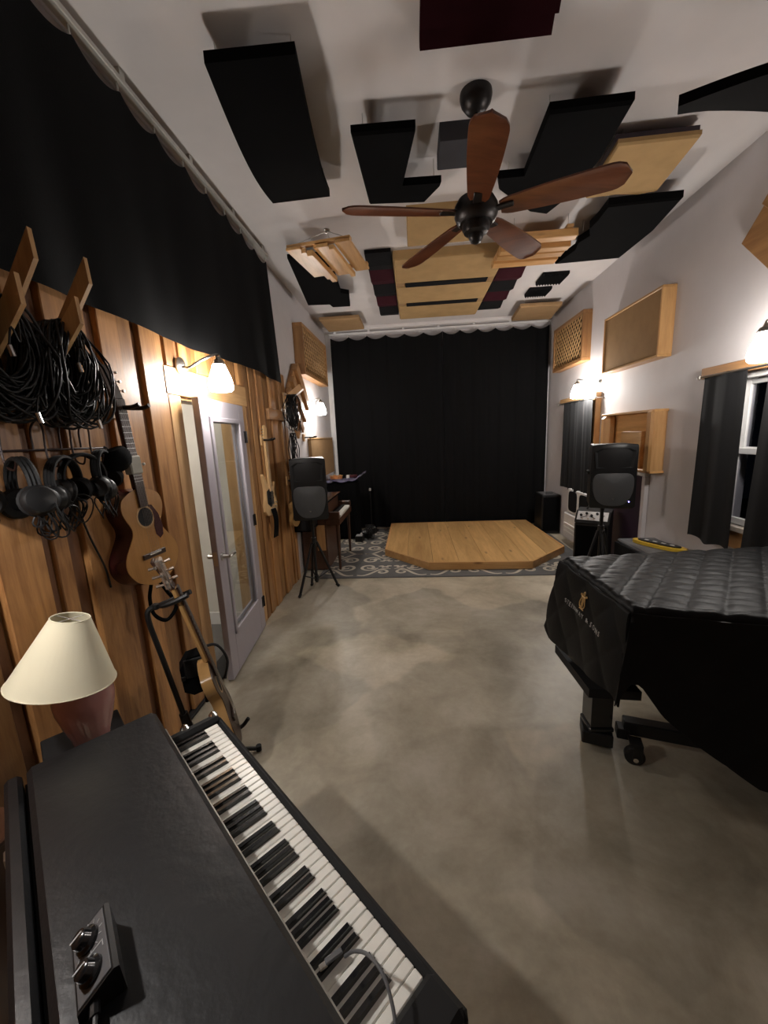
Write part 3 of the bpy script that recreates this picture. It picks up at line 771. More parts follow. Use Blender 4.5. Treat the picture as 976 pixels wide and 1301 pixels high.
def small_foam(x0, x1, y0, y1, lab):
    t = thing('ceiling_foam_tile', lab, 'acoustic foam', ((x0 + x1) / 2, (y0 + y1) / 2, H), 0, 'small black foam tiles')
    m = MB()
    n = 9
    m.span((x0, y0, H - 0.03), (x1, y1, H))
    for k in range(n):
        a = lerp(x0, x1, k / n); b = lerp(x0, x1, (k + 1) / n)
        vs = [(a, y0, H - .03), (b, y0, H - .03), ((a + b) / 2, y0, H - .055), (a, y1, H - .03), (b, y1, H - .03), ((a + b) / 2, y1, H - .055)]
        m.add(vs, [(0, 1, 2), (3, 5, 4), (0, 2, 5, 3), (1, 4, 5, 2)])
    part(t, 'wedge_foam', m, 'char', True, False)
small_foam(1.62, 1.93, 5.40, 5.72, 'small black ceiling foam tile nearer the fan of the two tiles')
small_foam(1.60, 1.89, 5.90, 6.17, 'small black ceiling foam tile nearer the stage curtain of the two tiles')

# hanging pine diffuser on wires
t = thing('hanging_wood_diffuser', 'stepped pine diffuser hung on wires from a ceiling hook', 'diffuser', (-0.70, 3.9, 3.27))
Rz = Matrix.Rotation(math.radians(-9), 4, 'Z'); TC = Matrix.Translation((-0.70, 3.86, 3.30)) @ Rz
bw = [(-0.28, 0.13, 0.0), (-0.145, 0.045, -0.03), (-0.095, 0.055, -0.055), (-0.035, 0.13, -0.012), (0.10, 0.045, -0.035), (0.148, 0.135, 0.0)]
for x0, wd, dz in bw:
    m = MB().box((x0 + wd / 2, 0, dz - 0.012), (wd - 0.003, 0.60, 0.024 + abs(dz) * 0.4), 0, 0.003)
    m.v = [TC @ p for p in m.v]; part(t, 'board', m, 'pine_y')
for yy in (-0.26, 0.26):
    m = MB().box((0, yy, 0.014), (0.56, 0.05, 0.025), 0, 0.003); m.v = [TC @ p for p in m.v]; part(t, 'cross_batten', m, 'pine_x')
hk = Vector((-0.735, 3.98, H - 0.01))
for xx, yy in ((-0.25, -0.26), (0.25, -0.26), (0.0, 0.26)):
    m = MB().tube([TC @ Vector((xx, yy, 0.02)), hk], 0.003, 5); part(t, 'wire', m, 'metal')
part(t, 'ceiling_hook', MB().lathe([(0.0, -0.03), (0.01, -0.028), (0.012, -0.01), (0.03, -0.004), (0.03, 0.0)], 12, Matrix.Translation((hk.x, hk.y, H))), 'metal')
# right pine slat diffuser, slats run across
t = thing('pine_slat_diffuser', 'pale pine slat diffuser hung under the ceiling right of the fan hub', 'diffuser', (1.22, 4.2, H))
yy = 4.02
for k, (wd, dz) in enumerate(((0.10, 0.03), (0.07, 0.0), (0.10, 0.045), (0.06, 0.01), (0.11, 0.03), (0.07, 0.0), (0.13, 0.02))):
    part(t, 'slat', MB().span((0.86, yy + 0.002, 3.415 - dz), (1.50, yy + wd - 0.002, 3.45), 0.006), 'pine_x'); yy += wd
for x in (0.95, 1.42):
    part(t, 'batten', MB().span((x - 0.03, 4.0, 3.451), (x + 0.03, yy, 3.475), 0.003), 'pine_y')
    for y in (4.06, 4.40): part(t, 'wire', MB().tube([(x, y, 3.49), (x, y, H)], 0.0025, 5), 'metal')

# ------------------------------------------------------------------ ceiling fan
FX, FY, FZ = 0.40, 2.655, 2.985
fan = thing('ceiling_fan', 'five blade ceiling fan with mahogany blades and dark bronze hub', 'fan', (FX, FY, H))
TF = Matrix.Translation((FX, FY, 0))
part(fan, 'canopy', MB().lathe([(0.088, H), (0.090, H - 0.02), (0.082, H - 0.05), (0.055, H - 0.085), (0.022, H - 0.10), (0.0, H - 0.10)], 28, TF), 'bronze')
part(fan, 'downrod', MB().tube([(FX, FY, H - 0.08), (FX, FY, FZ + 0.10)], 0.013, 12), 'bronze')
part(fan, 'motor_housing', MB().lathe([(0.0, FZ + 0.125), (0.03, FZ + 0.12), (0.045, FZ + 0.09), (0.105, FZ + 0.065), (0.125, FZ + 0.03), (0.125, FZ - 0.015), (0.112, FZ - 0.045), (0.095, FZ - 0.06), (0.0, FZ - 0.06)], 32, TF), 'bronze')
part(fan, 'switch_housing', MB().lathe([(0.078, FZ - 0.055), (0.080, FZ - 0.085), (0.070, FZ - 0.105), (0.045, FZ - 0.115), (0.042, FZ - 0.135), (0.030, FZ - 0.155), (0.012, FZ - 0.165), (0.0, FZ - 0.166)], 28, TF), 'bronze')
for k in range(5):
    a = math.radians(266 + 72 * k)
    B = TF @ Matrix.Rotation(a, 4, 'Z') @ Matrix.Translation((0, 0, FZ - 0.005))
    iron = MB().box((0.155, 0, 0.0), (0.12, 0.055, 0.012), 0, 0.004)
    iron.v = [B @ p for p in iron.v]; part(fan, 'blade_bracket', iron, 'bronze')
    n = 22; out = []
    for i in range(n + 1):
        u = i / n; x = 0.14 + 0.645 * u
        hw_ = 0.056 + 0.030 * math.sin(min(1, u * 1.25) * PI / 2)
        if u > 0.86: hw_ *= math.sqrt(max(0.0, 1 - ((u - 0.86) / 0.14) ** 2))
        if u < 0.06: hw_ *= 0.75 + 4.1 * u
        out.append((x, hw_))
    P5 = Matrix.Rotation(math.radians(-13), 4, 'X')
    def fn(u, v, out=out, P5=P5):
        i = min(int(u * n + 1e-6), n); x, h_ = out[i]
        s = -1 + 2 * v
        p = P5 @ Vector((0, s * max(h_, 0.002), -0.006 * s * s))
        return Vector((x, p.y, p.z - 0.012 * u))
    m = MB().thick(fn, n, 6, (0, 0, 0.009)); m.v = [B @ p for p in m.v]
    part(fan, 'blade', m, 'mahog', True, True, 60)

# ------------------------------------------------------------------ wall mounted panels
def lattice_panel(side, y0, y1, z0, z1, depth, lab):
    wx = L if side < 0 else RW; s = -side
    t = thing('lattice_panel', lab, 'acoustic panel', (wx, (y0 + y1) / 2, z0), 0, 'lattice fronted wall boxes')
    def bx(xa, xb, ya, yb, za, zb, ch=0.0):
        return MB().span((wx + s * xa, ya, za), (wx + s * xb, yb, zb), ch)
    f = 0.045
    for a in ((y0, y1, z0, z0 + f), (y0, y1, z1 - f, z1), (y0, y0 + f, z0 + f, z1 - f), (y1 - f, y1, z0 + f, z1 - f)):
        part(t, 'frame_board', bx(0.001, depth, *a, 0.004), 'cedar_y' if a[1] - a[0] > 0.2 else 'cedar_z')
    part(t, 'backing_cloth', bx(0.002, depth - 0.045, y0 + f, y1 - f, z0 + f, z1 - f), 'blackcloth')
    m = MB(); ya, yb, za, zb = y0 + f, y1 - f, z0 + f, z1 - f
    W_, H_ = yb - ya, zb - za; stp = 0.096
    for dg in (1, -1):
        c = -H_
        k = 0
        while c < W_:
            # line y = ya + c + t, z = za + t (dg=1) or zb - t
            t0 = max(0, -c); t1 = min(H_, W_ - c)
            if t1 - t0 > 0.02:
                p = (ya + c + t0, za + t0 if dg > 0 else zb - t0); q = (ya + c + t1, za + t1 if dg > 0 else zb - t1)
                ln = math.hypot(q[0] - p[0], q[1] - p[1]); an = math.atan2(q[1] - p[1], q[0] - p[0])
                xx = wx + s * (depth - 0.014 - (0.008 if dg > 0 else 0.0))
                m.box((xx, (p[0] + q[0]) / 2, (p[1] + q[1]) / 2), (0.008, ln, 0.017), R=Matrix.Rotation(an, 3, 'X'))
            c += stp
    o = part(t, 'lattice', m, 'casing_y', True, False); o['kind'] = 'stuff'
lattice_panel(-1, 5.36, 6.78, 2.56, 3.20, 0.13, 'wooden box with lattice front high on the left wall by the stage curtain')
lattice_panel(1, 5.76, 6.88, 2.59, 3.23, 0.12, 'wooden box with lattice front high on the right wall by the stage curtain')

t = thing('framed_burlap_panel', 'large pine framed brown burlap panel high on the right wall', 'acoustic panel', (RW, 4.55, 2.3))
y0, y1, z0, z1, d = 4.02, 5.13, 2.325, 2.935, 0.125
for a in ((y0, y1, z0, z0 + 0.022), (y0, y1, z1 - 0.022, z1)):
    part(t, 'frame_board', MB().span((RW - d, a[0], a[2]), (RW - 0.001, a[1], a[3]), 0.003), 'pine_y')
for a in ((y0, y0 + 0.022), (y1 - 0.022, y1)):
    part(t, 'frame_board', MB().span((RW - d, a[0], z0 + 0.022), (RW - 0.001, a[1], z1 - 0.022), 0.003), 'pine_z')
part(t, 'cloth_front', MB().span((RW - d + 0.012, y0 + 0.022, z0 + 0.022), (RW - 0.01, y1 - 0.022, z1 - 0.022)), 'burlap_dim')

t = thing('open_wooden_box', 'open pine wall box behind the loudspeaker on the right wall', 'wall box', (RW, 4.5, 1.25))
y0, y1, z0, z1, d = 3.98, 5.05, 1.26, 1.855, 0.15
part(t, 'back_board', MB().span((RW - 0.03, y0 + 0.02, z0), (RW - 0.001, y1 - 0.02, z1)), 'pine_y')
part(t, 'top_board', MB().span((RW - d + 0.02, y0, z1 - 0.02), (RW - 0.001, y1, z1 + 0.004), 0.003), 'pine_y')
part(t, 'bottom_board', MB().span((RW - d + 0.02, y0, z0 - 0.004), (RW - 0.001, y1, z0 + 0.02), 0.003), 'pine_y')
part(t, 'side_post', MB().span((RW - d, y0, z0), (RW - 0.002, y0 + 0.10, z1), 0.02), 'pine_z')
part(t, 'side_post', MB().span((RW - d, y1 - 0.16, z0), (RW - 0.002, y1, z1), 0.05), 'pine_z')
part(t, 'middle_board', MB().span((RW - 0.075, y0 + 0.30, z0 + 0.02), (RW - 0.03, y0 + 0.70, z1 - 0.20), 0.006), 'casing_y')

# diamond hung stepped wood panels
def diamond(wx, s, cy, cz, half, lab, name='kite_wood_panel', boards=((0.0, .05), (.18, .075), (.36, .045), (.52, .085), (.70, .06), (.86, .03)), mat='cedar_y', flip=1, rot=45):
    t = thing(name, lab, 'diffuser', (wx, cy, cz), 0, 'stepped wood panels turned on a corner')
    R = Matrix.Rotation(math.radians(rot) * flip, 3, 'X')
    T0 = Matrix.Translation((wx, cy, cz)) @ R.to_4x4()
    e = half * math.sqrt(2)
    bs = list(boards) + [(1.0, 0)]
    for i in range(len(bs) - 1):
        a, b = bs[i][0], bs[i + 1][0]; th = bs[i][1]
        z0, z1 = -e / 2 + a * e, -e / 2 + b * e
        m = MB().box((s * (th / 2 + 0.004), 0, (z0 + z1) / 2), (th, e, z1 - z0 - 0.004), 0, 0.004)
        m.v = [T0 @ p for p in m.v]; part(t, 'board', m, mat)
    return t
diamond(L, 1, 5.17, 2.20, 0.47, 'stepped wooden panel hung as a diamond on the white left wall', boards=((0.0, .03), (.16, .07), (.30, .04), (.46, .08), (.62, .05), (.80, .09)), mat='cedar_y', flip=-1)
diamond(RW, -1, 2.80, 2.93, 0.46, 'brown stepped wooden panel at the right edge of the photo on the wall', flip=1, boards=((0.0, .05), (.36, .07), (.48, .045), (.62, .085), (.80, .05)))
t = thing('low_tan_panel', 'flat tan burlap panel low on the left wall by the stage curtain', 'acoustic panel', (L, 6.45, 1.1))
part(t, 'cloth_front', MB().span((L + 0.004, 5.68, 1.12), (L + 0.05, 7.22, 1.715), 0.006), 'burlap_dim')
part(t, 'top_rail', MB().span((L + 0.001, 5.67, 1.716), (L + 0.055, 7.23, 1.735), 0.003), 'casing_y')

# ------------------------------------------------------------------ cable hangers on the cedar wall
WX = L + 0.040
def cable_hanger(y, lab):
    t = thing('cable_hanger', lab, 'hanger', (WX, y, 2.12), 0, 'wooden cable hangers')
    part(t, 'back_board', MB().span((WX, y - 0.12, 2.02), (WX + 0.022, y + 0.07, 2.20), 0.004), 'casing')
    S = Matrix(((1, 0, 0, 0), (0, 0, 1, 0), (0, 1, 0, 0), (0, 0, 0, 1)))
    for yb, yt, zb, zt, xt in ((y, y - 0.035, 2.16, 2.455, -1.25), (y - 0.085, y - 0.115, 2.03, 2.29, -1.25)):
        m = MB(); x0 = WX + 0.02
        # pointed end: cut plumb, so the upper corner stands out
        a_, b_ = (x0, zb - 0.045), (x0, zb + 0.055)
        c_, d_ = (xt, zt), (xt + 0.005, zt - 0.095)
        vs = [(a_[0], yb - .009, a_[1]), (d_[0], yt - .009, d_[1]), (c_[0], yt - .009, c_[1]), (b_[0], yb - .009, b_[1]), (a_[0], yb + .009, a_[1]), (d_[0], yt + .009, d_[1]), (c_[0], yt + .009, c_[1]), (b_[0], yb + .009, b_[1])]
        m.add(vs, [(0, 1, 2, 3), (4, 5, 6, 7), (0, 1, 5, 4), (1, 2, 6, 5), (2, 3, 7, 6), (3, 0, 4, 7)])
        part(t, 'slat', m, 'casing', True, False)
    return t
cable_hanger(1.645, 'wooden two slat cable hanger next to the acoustic guitar neck')
cable_hanger(1.415, 'wooden two slat cable hanger at the left edge of the photo')

def coil(name, lab, c, rad, n, seed, spread, plug=True, group='black cable coils', squash=1.25):
    rnd = random.Random(seed)
    t = thing(name, lab, 'cable', c, 0, group)
    m = MB()
    for k in range(n):
        r = rad * rnd.uniform(0.72, 1.12)
        tilt = rnd.uniform(-0.22, 0.22); yaw = rnd.uniform(-0.35, 0.35)
        off = Vector((rnd.uniform(-1, 1) * spread, rnd.uniform(-0.3, 0.3) * spread, 0))
        pts = []
        ph = rnd.uniform(0, 6.28)
        for i in range(26):
            a = 2 * PI * i / 26
            wob = 1 + 0.06 * math.sin(3 * a + ph)
            p = Vector((0.020 * math.sin(2 * a + ph), r * math.sin(a) * wob * (1.0 if math.cos(a) < 0.2 else 0.75 + 0.25 * (1 - math.cos(a))), -r * squash + r * squash * math.cos(a)))
            p = Matrix.Rotation(yaw, 3, 'Z') @ (Matrix.Rotation(tilt, 3, 'X') @ p)
            pts.append(Vector(c) + off + p)
        m.tube(pts, rnd.choice((0.0038, 0.0046, 0.0054)), 5, True)
    o = part(t, 'loops', m, 'wire', True, True, 80); o['kind'] = 'stuff'
    if plug:
        for dy, dz in ((-0.02, -0.16), (0.03, -squash * rad * 2 - 0.01)):
            p = Vector(c) + Vector((spread + 0.03, dy, dz))
            part(t, 'plug', MB().tube([p, p + Vector((0.004, 0.004, -0.035))], 0.008, 8), 'chrome')
            part(t, 'plug_tail', MB().tube(curve([p, p + Vector((0, 0.02, 0.06)), p + Vector((-0.01, 0.05, 0.02)), p + Vector((-0.02, 0.07, 0.10))], 5), 0.0035, 5), 'wire')
    return t
coil('cable_coil', 'thick bundle of black cables on the hanger at the left photo edge', (-1.385, 1.30, 2.23), 0.125, 70, 1, 0.05, True, 'black cable coils', 1.45)
coil('cable_coil', 'bundle of black looped cables on the hanger beside the guitar neck', (-1.385, 1.57, 2.22), 0.105, 70, 2, 0.05, True, 'black cable coils', 1.75)

# ------------------------------------------------------------------ wire coat rail with headphones
rail = thing('hook_rail', 'dark brown wire hook rail holding headphones on the cedar wall', 'rail', (WX, 1.4, 1.735), 0)
part(rail, 'bar', MB().tube([(WX + 0.012, 0.95, 1.735), (WX + 0.012, 1.815, 1.728)], 0.0045, 8), 'browniron')
hooks = [1.14, 1.30, 1.475, 1.60, 1.70]
for y in hooks:
    pts = curve([(WX + 0.012, y - 0.026, 1.735), (WX + 0.016, y - 0.026, 1.81), (WX + 0.024, y, 1.845), (WX + 0.016, y + 0.026, 1.81), (WX + 0.014, y + 0.024, 1.735), (WX + 0.03, y + 0.016, 1.68), (WX + 0.07, y + 0.006, 1.665), (WX + 0.09, y, 1.70)], 5)
    part(rail, 'hook', MB().tube(pts, 0.004, 6), 'browniron')
def headphones(y, z, lab, rz, tilt, seed, big=1.0):
    rnd = random.Random(seed)
    c = Vector((WX + 0.085, y, z))
    t = thing('headphones', lab, 'headphones', c, rz, 'headphones on the hook rail')
    X = Matrix.Rotation(tilt, 4, 'X')
    r = 0.082 * big
    arc = [Vector((0, r * math.sin(a), r * 1.05 * math.cos(a) - r * 1.05)) for a in [(-1.75 + 3.5 * i / 20) for i in range(21)]]
    m = MB()
    for d in (-0.012, 0.0, 0.012): m.tube([X @ (p + Vector((d, 0, 0))) for p in arc], 0.0075, 6)
    part(t, 'headband', m, 'blkmatte', False)
    for sg in (-1, 1):
        e = arc[0] if sg < 0 else arc[-1]
        Rr = X @ Matrix.Translation(e + Vector((0, sg * 0.004, -0.038))) @ Matrix.Rotation(-sg * PI / 2 + 0.12 * sg, 4, 'X')
        part(t, 'ear_cup', MB().lathe([(0.0, 0.030), (0.020, 0.029), (0.038 * big, 0.022), (0.046 * big, 0.008), (0.046 * big, -0.006), (0.0, -0.006)], 20, Rr), 'blk', False)
        part(t, 'ear_pad', MB().lathe([(0.022, -0.004), (0.046 * big, -0.006), (0.050 * big, -0.016), (0.043 * big, -0.028), (0.026, -0.026), (0.022, -0.012)], 20, Rr), 'blkmatte', False)
        m = MB().tube([X @ (e + Vector((0, 0, 0.02))), X @ (e + Vector((0, sg * 0.010, -0.02)))], 0.006, 6)
        part(t, 'yoke', m, 'metal', False)
    m = MB(); e = X @ (arc[0] + Vector((0.01, 0, -0.08)))
    for k in range(7):
        rr = rnd.uniform(0.03, 0.065); cc = e + Vector((rnd.uniform(-0.02, 0.03), rnd.uniform(-0.02, 0.06), -rr * rnd.uniform(0.5, 1.0)))
        m.tube([cc + Vector((0.01 * math.sin(2 * a), rr * 0.8 * math.sin(a), rr * math.cos(a))) for a in [2 * PI * i / 18 for i in range(18)]], 0.003, 5, True)
    part(t, 'coiled_cord', m, 'wire', False)
    return t
headphones(1.14, 1.70, 'black headphones hanging furthest left at the photo edge on the rail', 0.5, 0.1, 1)
headphones(1.305, 1.705, 'black headphones with large round cup facing out on the rail', 1.15, -0.1, 2, 1.15)
headphones(1.475, 1.70, 'black headphones on the middle hook of the rail', 0.2, 0.1, 3, 1.05)
headphones(1.585, 1.705, 'black headphones beside the middle hook toward the guitar on the rail', -0.2, -0.08, 4, 1.1)
headphones(1.68, 1.715, 'black headphones hanging on the rail hook closest to the guitar', 0.35, 0.2, 5)
cap = thing('black_cap', 'black cloth pouch on the end of the hook rail next to the guitar', 'pouch', (WX + 0.1, 1.84, 1.67))
m = MB().lathe([(0.0, 0.06), (0.04, 0.055), (0.062, 0.03), (0.066, 0.0), (0.058, -0.03), (0.03, -0.05), (0.0, -0.052)], 16, Matrix.Translation((WX + 0.075, 1.80, 1.668)) @ Matrix.Rotation(0.3, 4, 'X'), 0.7, 1.25)
part(cap, 'body', m, 'blackcloth'); part(cap, 'clip', MB().box((WX + 0.13, 1.90, 1.64), (0.012, 0.02, 0.014), 0.4, 0.003), 'metal')
part(cap, 'hanging_loop', MB().tube(curve([(WX + 0.06, 1.77, 1.70), (WX + 0.05, 1.76, 1.735), (WX + 0.06, 1.80, 1.70)], 5), 0.003, 5), 'wire')

cb = solo('jack_cable', 'thin black cord with a jack hanging down the cedar wall below the headphones', 'cord',
          MB().tube(curve([(WX + 0.03, 1.60, 1.62), (WX + 0.012, 1.60, 1.50), (WX + 0.010, 1.63, 1.35), (WX + 0.010, 1.685, 1.18), (WX + 0.010, 1.70, 1.07)], 8), 0.0045, 6), 'wire', (WX, 1.65, 1.07))

# ------------------------------------------------------------------ guitars
def body_outline(n=48, s=1.0, up=0.128, waist=0.098, low=0.172, ln=0.49):
    """half width along the body from the bottom (v=0) to the neck joint (v=1)"""
    out = []
    for i in range(n + 1):
        v = i / n
        lo = math.exp(-((v - 0.28) / 0.33) ** 2) * low
        hi = math.exp(-((v - 0.82) / 0.28) ** 2) * up
        wv = (lo ** 3 + hi ** 3) ** (1 / 3) * 1.0 + min(lo, hi) * 0.12
        k = 1.0
        if v < 0.12: k = math.sqrt(1 - ((0.12 - v) / 0.12) ** 2)
        if v > 0.91: k = math.sqrt(max(0, 1 - ((v - 0.91) / 0.09) ** 2)) * 0.75 + 0.25 * (1 - (v - 0.91) / 0.09)
        out.append((wv * k * s, v * ln * s))
    return out
def acoustic(name, lab, T, s=1.0, top='spruce', side='redwood', cat='guitar', group=None, depth=0.105, tag_=True, strings=True, T0=None):
    """local: z up the neck, y width, +x out of the top; origin at the body's bottom centre"""
    loc = T.translation
    t = thing(name, lab, cat, loc, 0, group)
    ol = body_outline(s=s)
    poly = [(w, z) for w, z in ol] + [(-w, z) for w, z in reversed(ol)]
    pts = []
    for p in poly:
        if not pts or (abs(p[0] - pts[-1][0]) + abs(p[1] - pts[-1][1])) > 1e-4: pts.append(p)
    S = Matrix(((0, 0, 1, 0), (1, 0, 0, 0), (0, 1, 0, 0), (0, 0, 0, 1)))     # poly x->y, y->z, extrusion->x
    def pp(nm, m, mat, **k):
        m.v = [T @ p for p in m.v]; return part(t, nm, m, mat, **k)
    pp('sides', MB().prism(pts, -depth * s, -0.004, S), side, ang=30)
    pp('soundboard', MB().prism([(x * 1.006, z) for x, z in pts], -0.0035, 0.0, S), top, ang=30)
    zc = 0.345 * s; ln = 0.49 * s
    pp('sound_hole', MB().lathe([(0.0, 0), (0.047 * s, 0), (0.047 * s, 0.0012), (0.0, 0.0012)], 28, Matrix.Translation((0.0002, 0, zc)) @ Matrix.Rotation(PI / 2, 4, 'Y')), 'blkmatte', smooth=False)
    pp('rosette', MB().lathe([(0.0475 * s, 0), (0.056 * s, 0), (0.056 * s, 0.001), (0.0475 * s, 0.001)], 28, Matrix.Translation((0.0002, 0, zc)) @ Matrix.Rotation(PI / 2, 4, 'Y')), 'maple', smooth=False)
    pg = [(0.02, 0.06), (0.055, 0.05), (0.085, 0.0), (0.098, -0.06), (0.09, -0.11), (0.065, -0.125), (0.045, -0.10), (0.043, -0.06), (0.052, -0.02), (0.05, 0.02), (0.03, 0.05)]
    pp('pickguard', MB().prism([(x * s, zc + z * s) for x, z in pg], 0.0004, 0.002, S), 'redwood')
    br = MB().box((0.006, 0, 0.155 * s), (0.010, 0.15 * s, 0.026 * s), 0, 0.003); pp('bridge', br, 'rosewood')
    sd = MB().box((0.013, 0, 0.160 * s), (0.006, 0.075 * s, 0.006), 0, 0.001); pp('saddle', sd, 'white')
    nl = 0.42 * s
    pp('neck', MB().prism([(-0.030 * s, 0), (0.030 * s, 0), (0.022 * s, -0.02 * s), (-0.022 * s, -0.02 * s)], ln - 0.01, ln + nl), 'redwood', smooth=False) if False else pp('neck', MB().span((-0.022 * s, -0.026 * s, ln - 0.005), (0.002, 0.026 * s, ln + nl), 0.008), side)
    pp('fingerboard', MB().span((0.0022, -0.027 * s, zc + 0.05 * s), (0.010, 0.027 * s, ln + nl), 0.002), 'rosewood')
    fm = MB()
    for k in range(17): fm.box((0.0105, 0, ln + nl - (0.62 * s) * (1 - 0.5 ** ((k + 1) / 12))), (0.0016, 0.052 * s, 0.002))
    pp('frets', fm, 'metal', smooth=False)
    Hd = Matrix.Translation((0.0, 0, ln + nl)) @ Matrix.Rotation(-0.22, 4, 'Y')
    hd = MB().span((-0.016, -0.034 * s, 0.0), (0.0, 0.034 * s, 0.165 * s), 0.004); hd.v = [Hd @ p for p in hd.v]; pp('headstock', hd, 'rosewood')
    for sg in (-1, 1):
        for k in range(3):
            z = (0.045 + 0.045 * k) * s
            q = MB().tube([(-0.008, sg * 0.034 * s, z), (-0.008, sg * 0.052 * s, z)], 0.003, 6)
            q.lathe([(0.0, -0.008), (0.007, -0.005), (0.008, 0.002), (0.0, 0.008)], 8, Matrix.Translation((-0.008, sg * 0.058 * s, z)))
            q.v = [Hd @ p for p in q.v]; pp('tuner', q, 'metal')
    if strings:
        sm = MB()
        for k in range(6):
            yb = (-0.5 + k / 5) * 0.055 * s; yt = (-0.5 + k / 5) * 0.036 * s
            sm.tube([(0.016, yb, 0.16 * s), (0.0135, yt, ln + nl)], 0.0007, 4)
        pp('strings', sm, 'metal', smooth=False)
    return t, pp

GT = Matrix.Translation((-1.350, 1.885, 1.02)) @ Matrix.Rotation(math.radians(-6), 4, 'Z') @ Matrix.Rotation(math.radians(-3.5), 4, 'Y') @ Matrix.Rotation(math.radians(1.0), 4, 'X')
g1, pp1 = acoustic('acoustic_guitar', 'amber topped acoustic guitar with dark red sides hung on the cedar wall', GT, 1.03)
pp1('cloth_wrap', MB().span((-0.027, -0.036, 0.575), (0.019, 0.036, 0.665), 0.006), 'felt')
stp = curve([(-0.03, -0.03, 0.004), (-0.02, -0.07, -0.06), (0.0, -0.085, -0.14), (0.01, -0.02, -0.20), (0.015, 0.06, -0.15), (0.0, 0.03, -0.06), (-0.02, 0.02, 0.004)], 7)
m = MB()
for k in range(len(stp) - 1): pass
m.tube(stp, 0.010, 6); pp1('strap', m, 'blackcloth')
gh = thing('guitar_hanger', 'black yoke wall hanger holding the acoustic guitar neck', 'hanger', (WX, 1.90, 1.92), 0, 'guitar wall hangers')
def hanger(t, y, z, reach, wx=WX):
    part(t, 'mount_block', MB().span((wx, y - 0.035, z - 0.05), (wx + 0.022, y + 0.035, z + 0.05), 0.004), 'casing')
    part(t, 'arm', MB().tube([(wx + 0.02, y, z), (wx + reach - 0.03, y, z + 0.004)], 0.009, 8), 'blk')
    part(t, 'yoke', MB().tube(curve([(wx + reach + 0.055, y - 0.036, z + 0.012), (wx + reach + 0.02, y - 0.038, z), (wx + reach - 0.03, y - 0.03, z), (wx + reach - 0.035, y, z), (wx + reach - 0.03, y + 0.03, z), (wx + reach + 0.02, y + 0.038, z), (wx + reach + 0.055, y + 0.036, z + 0.012)], 5), 0.010, 8), 'blk')
hanger(gh, 1.915, 1.915, 0.115)

# electric bass on the far boards
BT = Matrix.Translation((L + 0.085, 3.815, 0.895)) @ Matrix.Rotation(math.radians(-8), 4, 'Z') @ Matrix.Diagonal((0.9, 0.76, 0.75, 1))
bass = thing('electric_bass', 'natural maple electric bass hung on the boards past the door', 'guitar', BT.translation)
def bp(nm, m, mat, **k):
    m.v = [BT @ p for p in m.v]; return part(bass, nm, m, mat, **k)
S3 = Matrix(((0, 0, 1, 0), (1, 0, 0, 0), (0, 1, 0, 0), (0, 0, 0, 1)))
ob = [(0.0, 0.13), (0.08, 0.12), (0.135, 0.17), (0.155, 0.25), (0.135, 0.33), (0.10, 0.40), (0.105, 0.47), (0.13, 0.53), (0.135, 0.565), (0.11, 0.57), (0.07, 0.52), (0.035, 0.485), (-0.035, 0.50), (-0.07, 0.56), (-0.115, 0.66), (-0.145, 0.69), (-0.155, 0.665), (-0.125, 0.56), (-0.112, 0.46), (-0.13, 0.37), (-0.165, 0.28), (-0.16, 0.20), (-0.11, 0.14)]
bp('body', MB().prism(ob, -0.04, 0.0, S3), 'maple')
bp('neck', MB().span((-0.018, -0.03, 0.45), (0.004, 0.03, 1.10), 0.006), 'maple')
bp('fingerboard', MB().span((0.0045, -0.029, 0.45), (0.011, 0.029, 1.10), 0.002), 'maple')
hs_ = MB().prism([(-0.03, 1.10), (0.03, 1.10), (0.045, 1.14), (0.05, 1.27), (0.02, 1.31), (-0.02, 1.30), (-0.035, 1.16)], -0.016, 0.002, S3); bp('headstock', hs_, 'maple')
for k in range(4):
    bp('tuner', MB().tube([(-0.008, -0.035, 1.15 + 0.036 * k), (-0.008, -0.062, 1.15 + 0.036 * k)], 0.006, 8), 'metal')
bp('pickguard', MB().prism([(-0.10, 0.30), (-0.02, 0.24), (0.06, 0.30), (0.06, 0.44), (0.0, 0.50), (-0.10, 0.46)], 0.0004, 0.003, S3), 'blk')
for z in (0.29, 0.36, 0.42): bp('pickup', MB().box((0.008, 0, z), (0.012, 0.095, 0.026), 0, 0.003), 'blk')
bp('bridge', MB().box((0.007, 0, 0.20), (0.014, 0.08, 0.045), 0, 0.003), 'metal')
for y, z in ((0.09, 0.24), (0.115, 0.29), (0.06, 0.21)): bp('knob', MB().lathe([(0.012, 0), (0.010, 0.018), (0.0, 0.019)], 12, Matrix.Translation((0.001, y, z)) @ Matrix.Rotation(PI / 2, 4, 'Y')), 'metal')
sm = MB()
for k in range(4): sm.tube([(0.017, -0.022 + 0.0147 * k, 0.20), (0.013, -0.016 + 0.0107 * k, 1.12)], 0.0011, 4)
bp('strings', sm, 'metal', smooth=False)
bp('strap', MB().thick(lambda u, v: (0.012 + 0.02 * math.sin(PI * u), lerp(-0.06, 0.06, v) + 0.008 * math.sin(u * 6), lerp(0.22, -0.17, u)), 10, 4, (0.006, 0, 0)), 'blackcloth')
gh = thing('guitar_hanger', 'dark iron yoke hanger holding the maple bass on the far boards', 'hanger', (WX, 3.81, 1.74), 0, 'guitar wall hangers')
hanger(gh, 3.815, 1.735, 0.075)
UT = Matrix.Translation((L + 0.12, 4.47, 0.72)) @ Matrix.Rotation(math.radians(-8), 4, 'Z')
acoustic('small_guitar', 'small honey brown guitar on the wall half hidden by the left loudspeaker', UT, 0.62, 'amber', 'amber', 'guitar', None, 0.07)
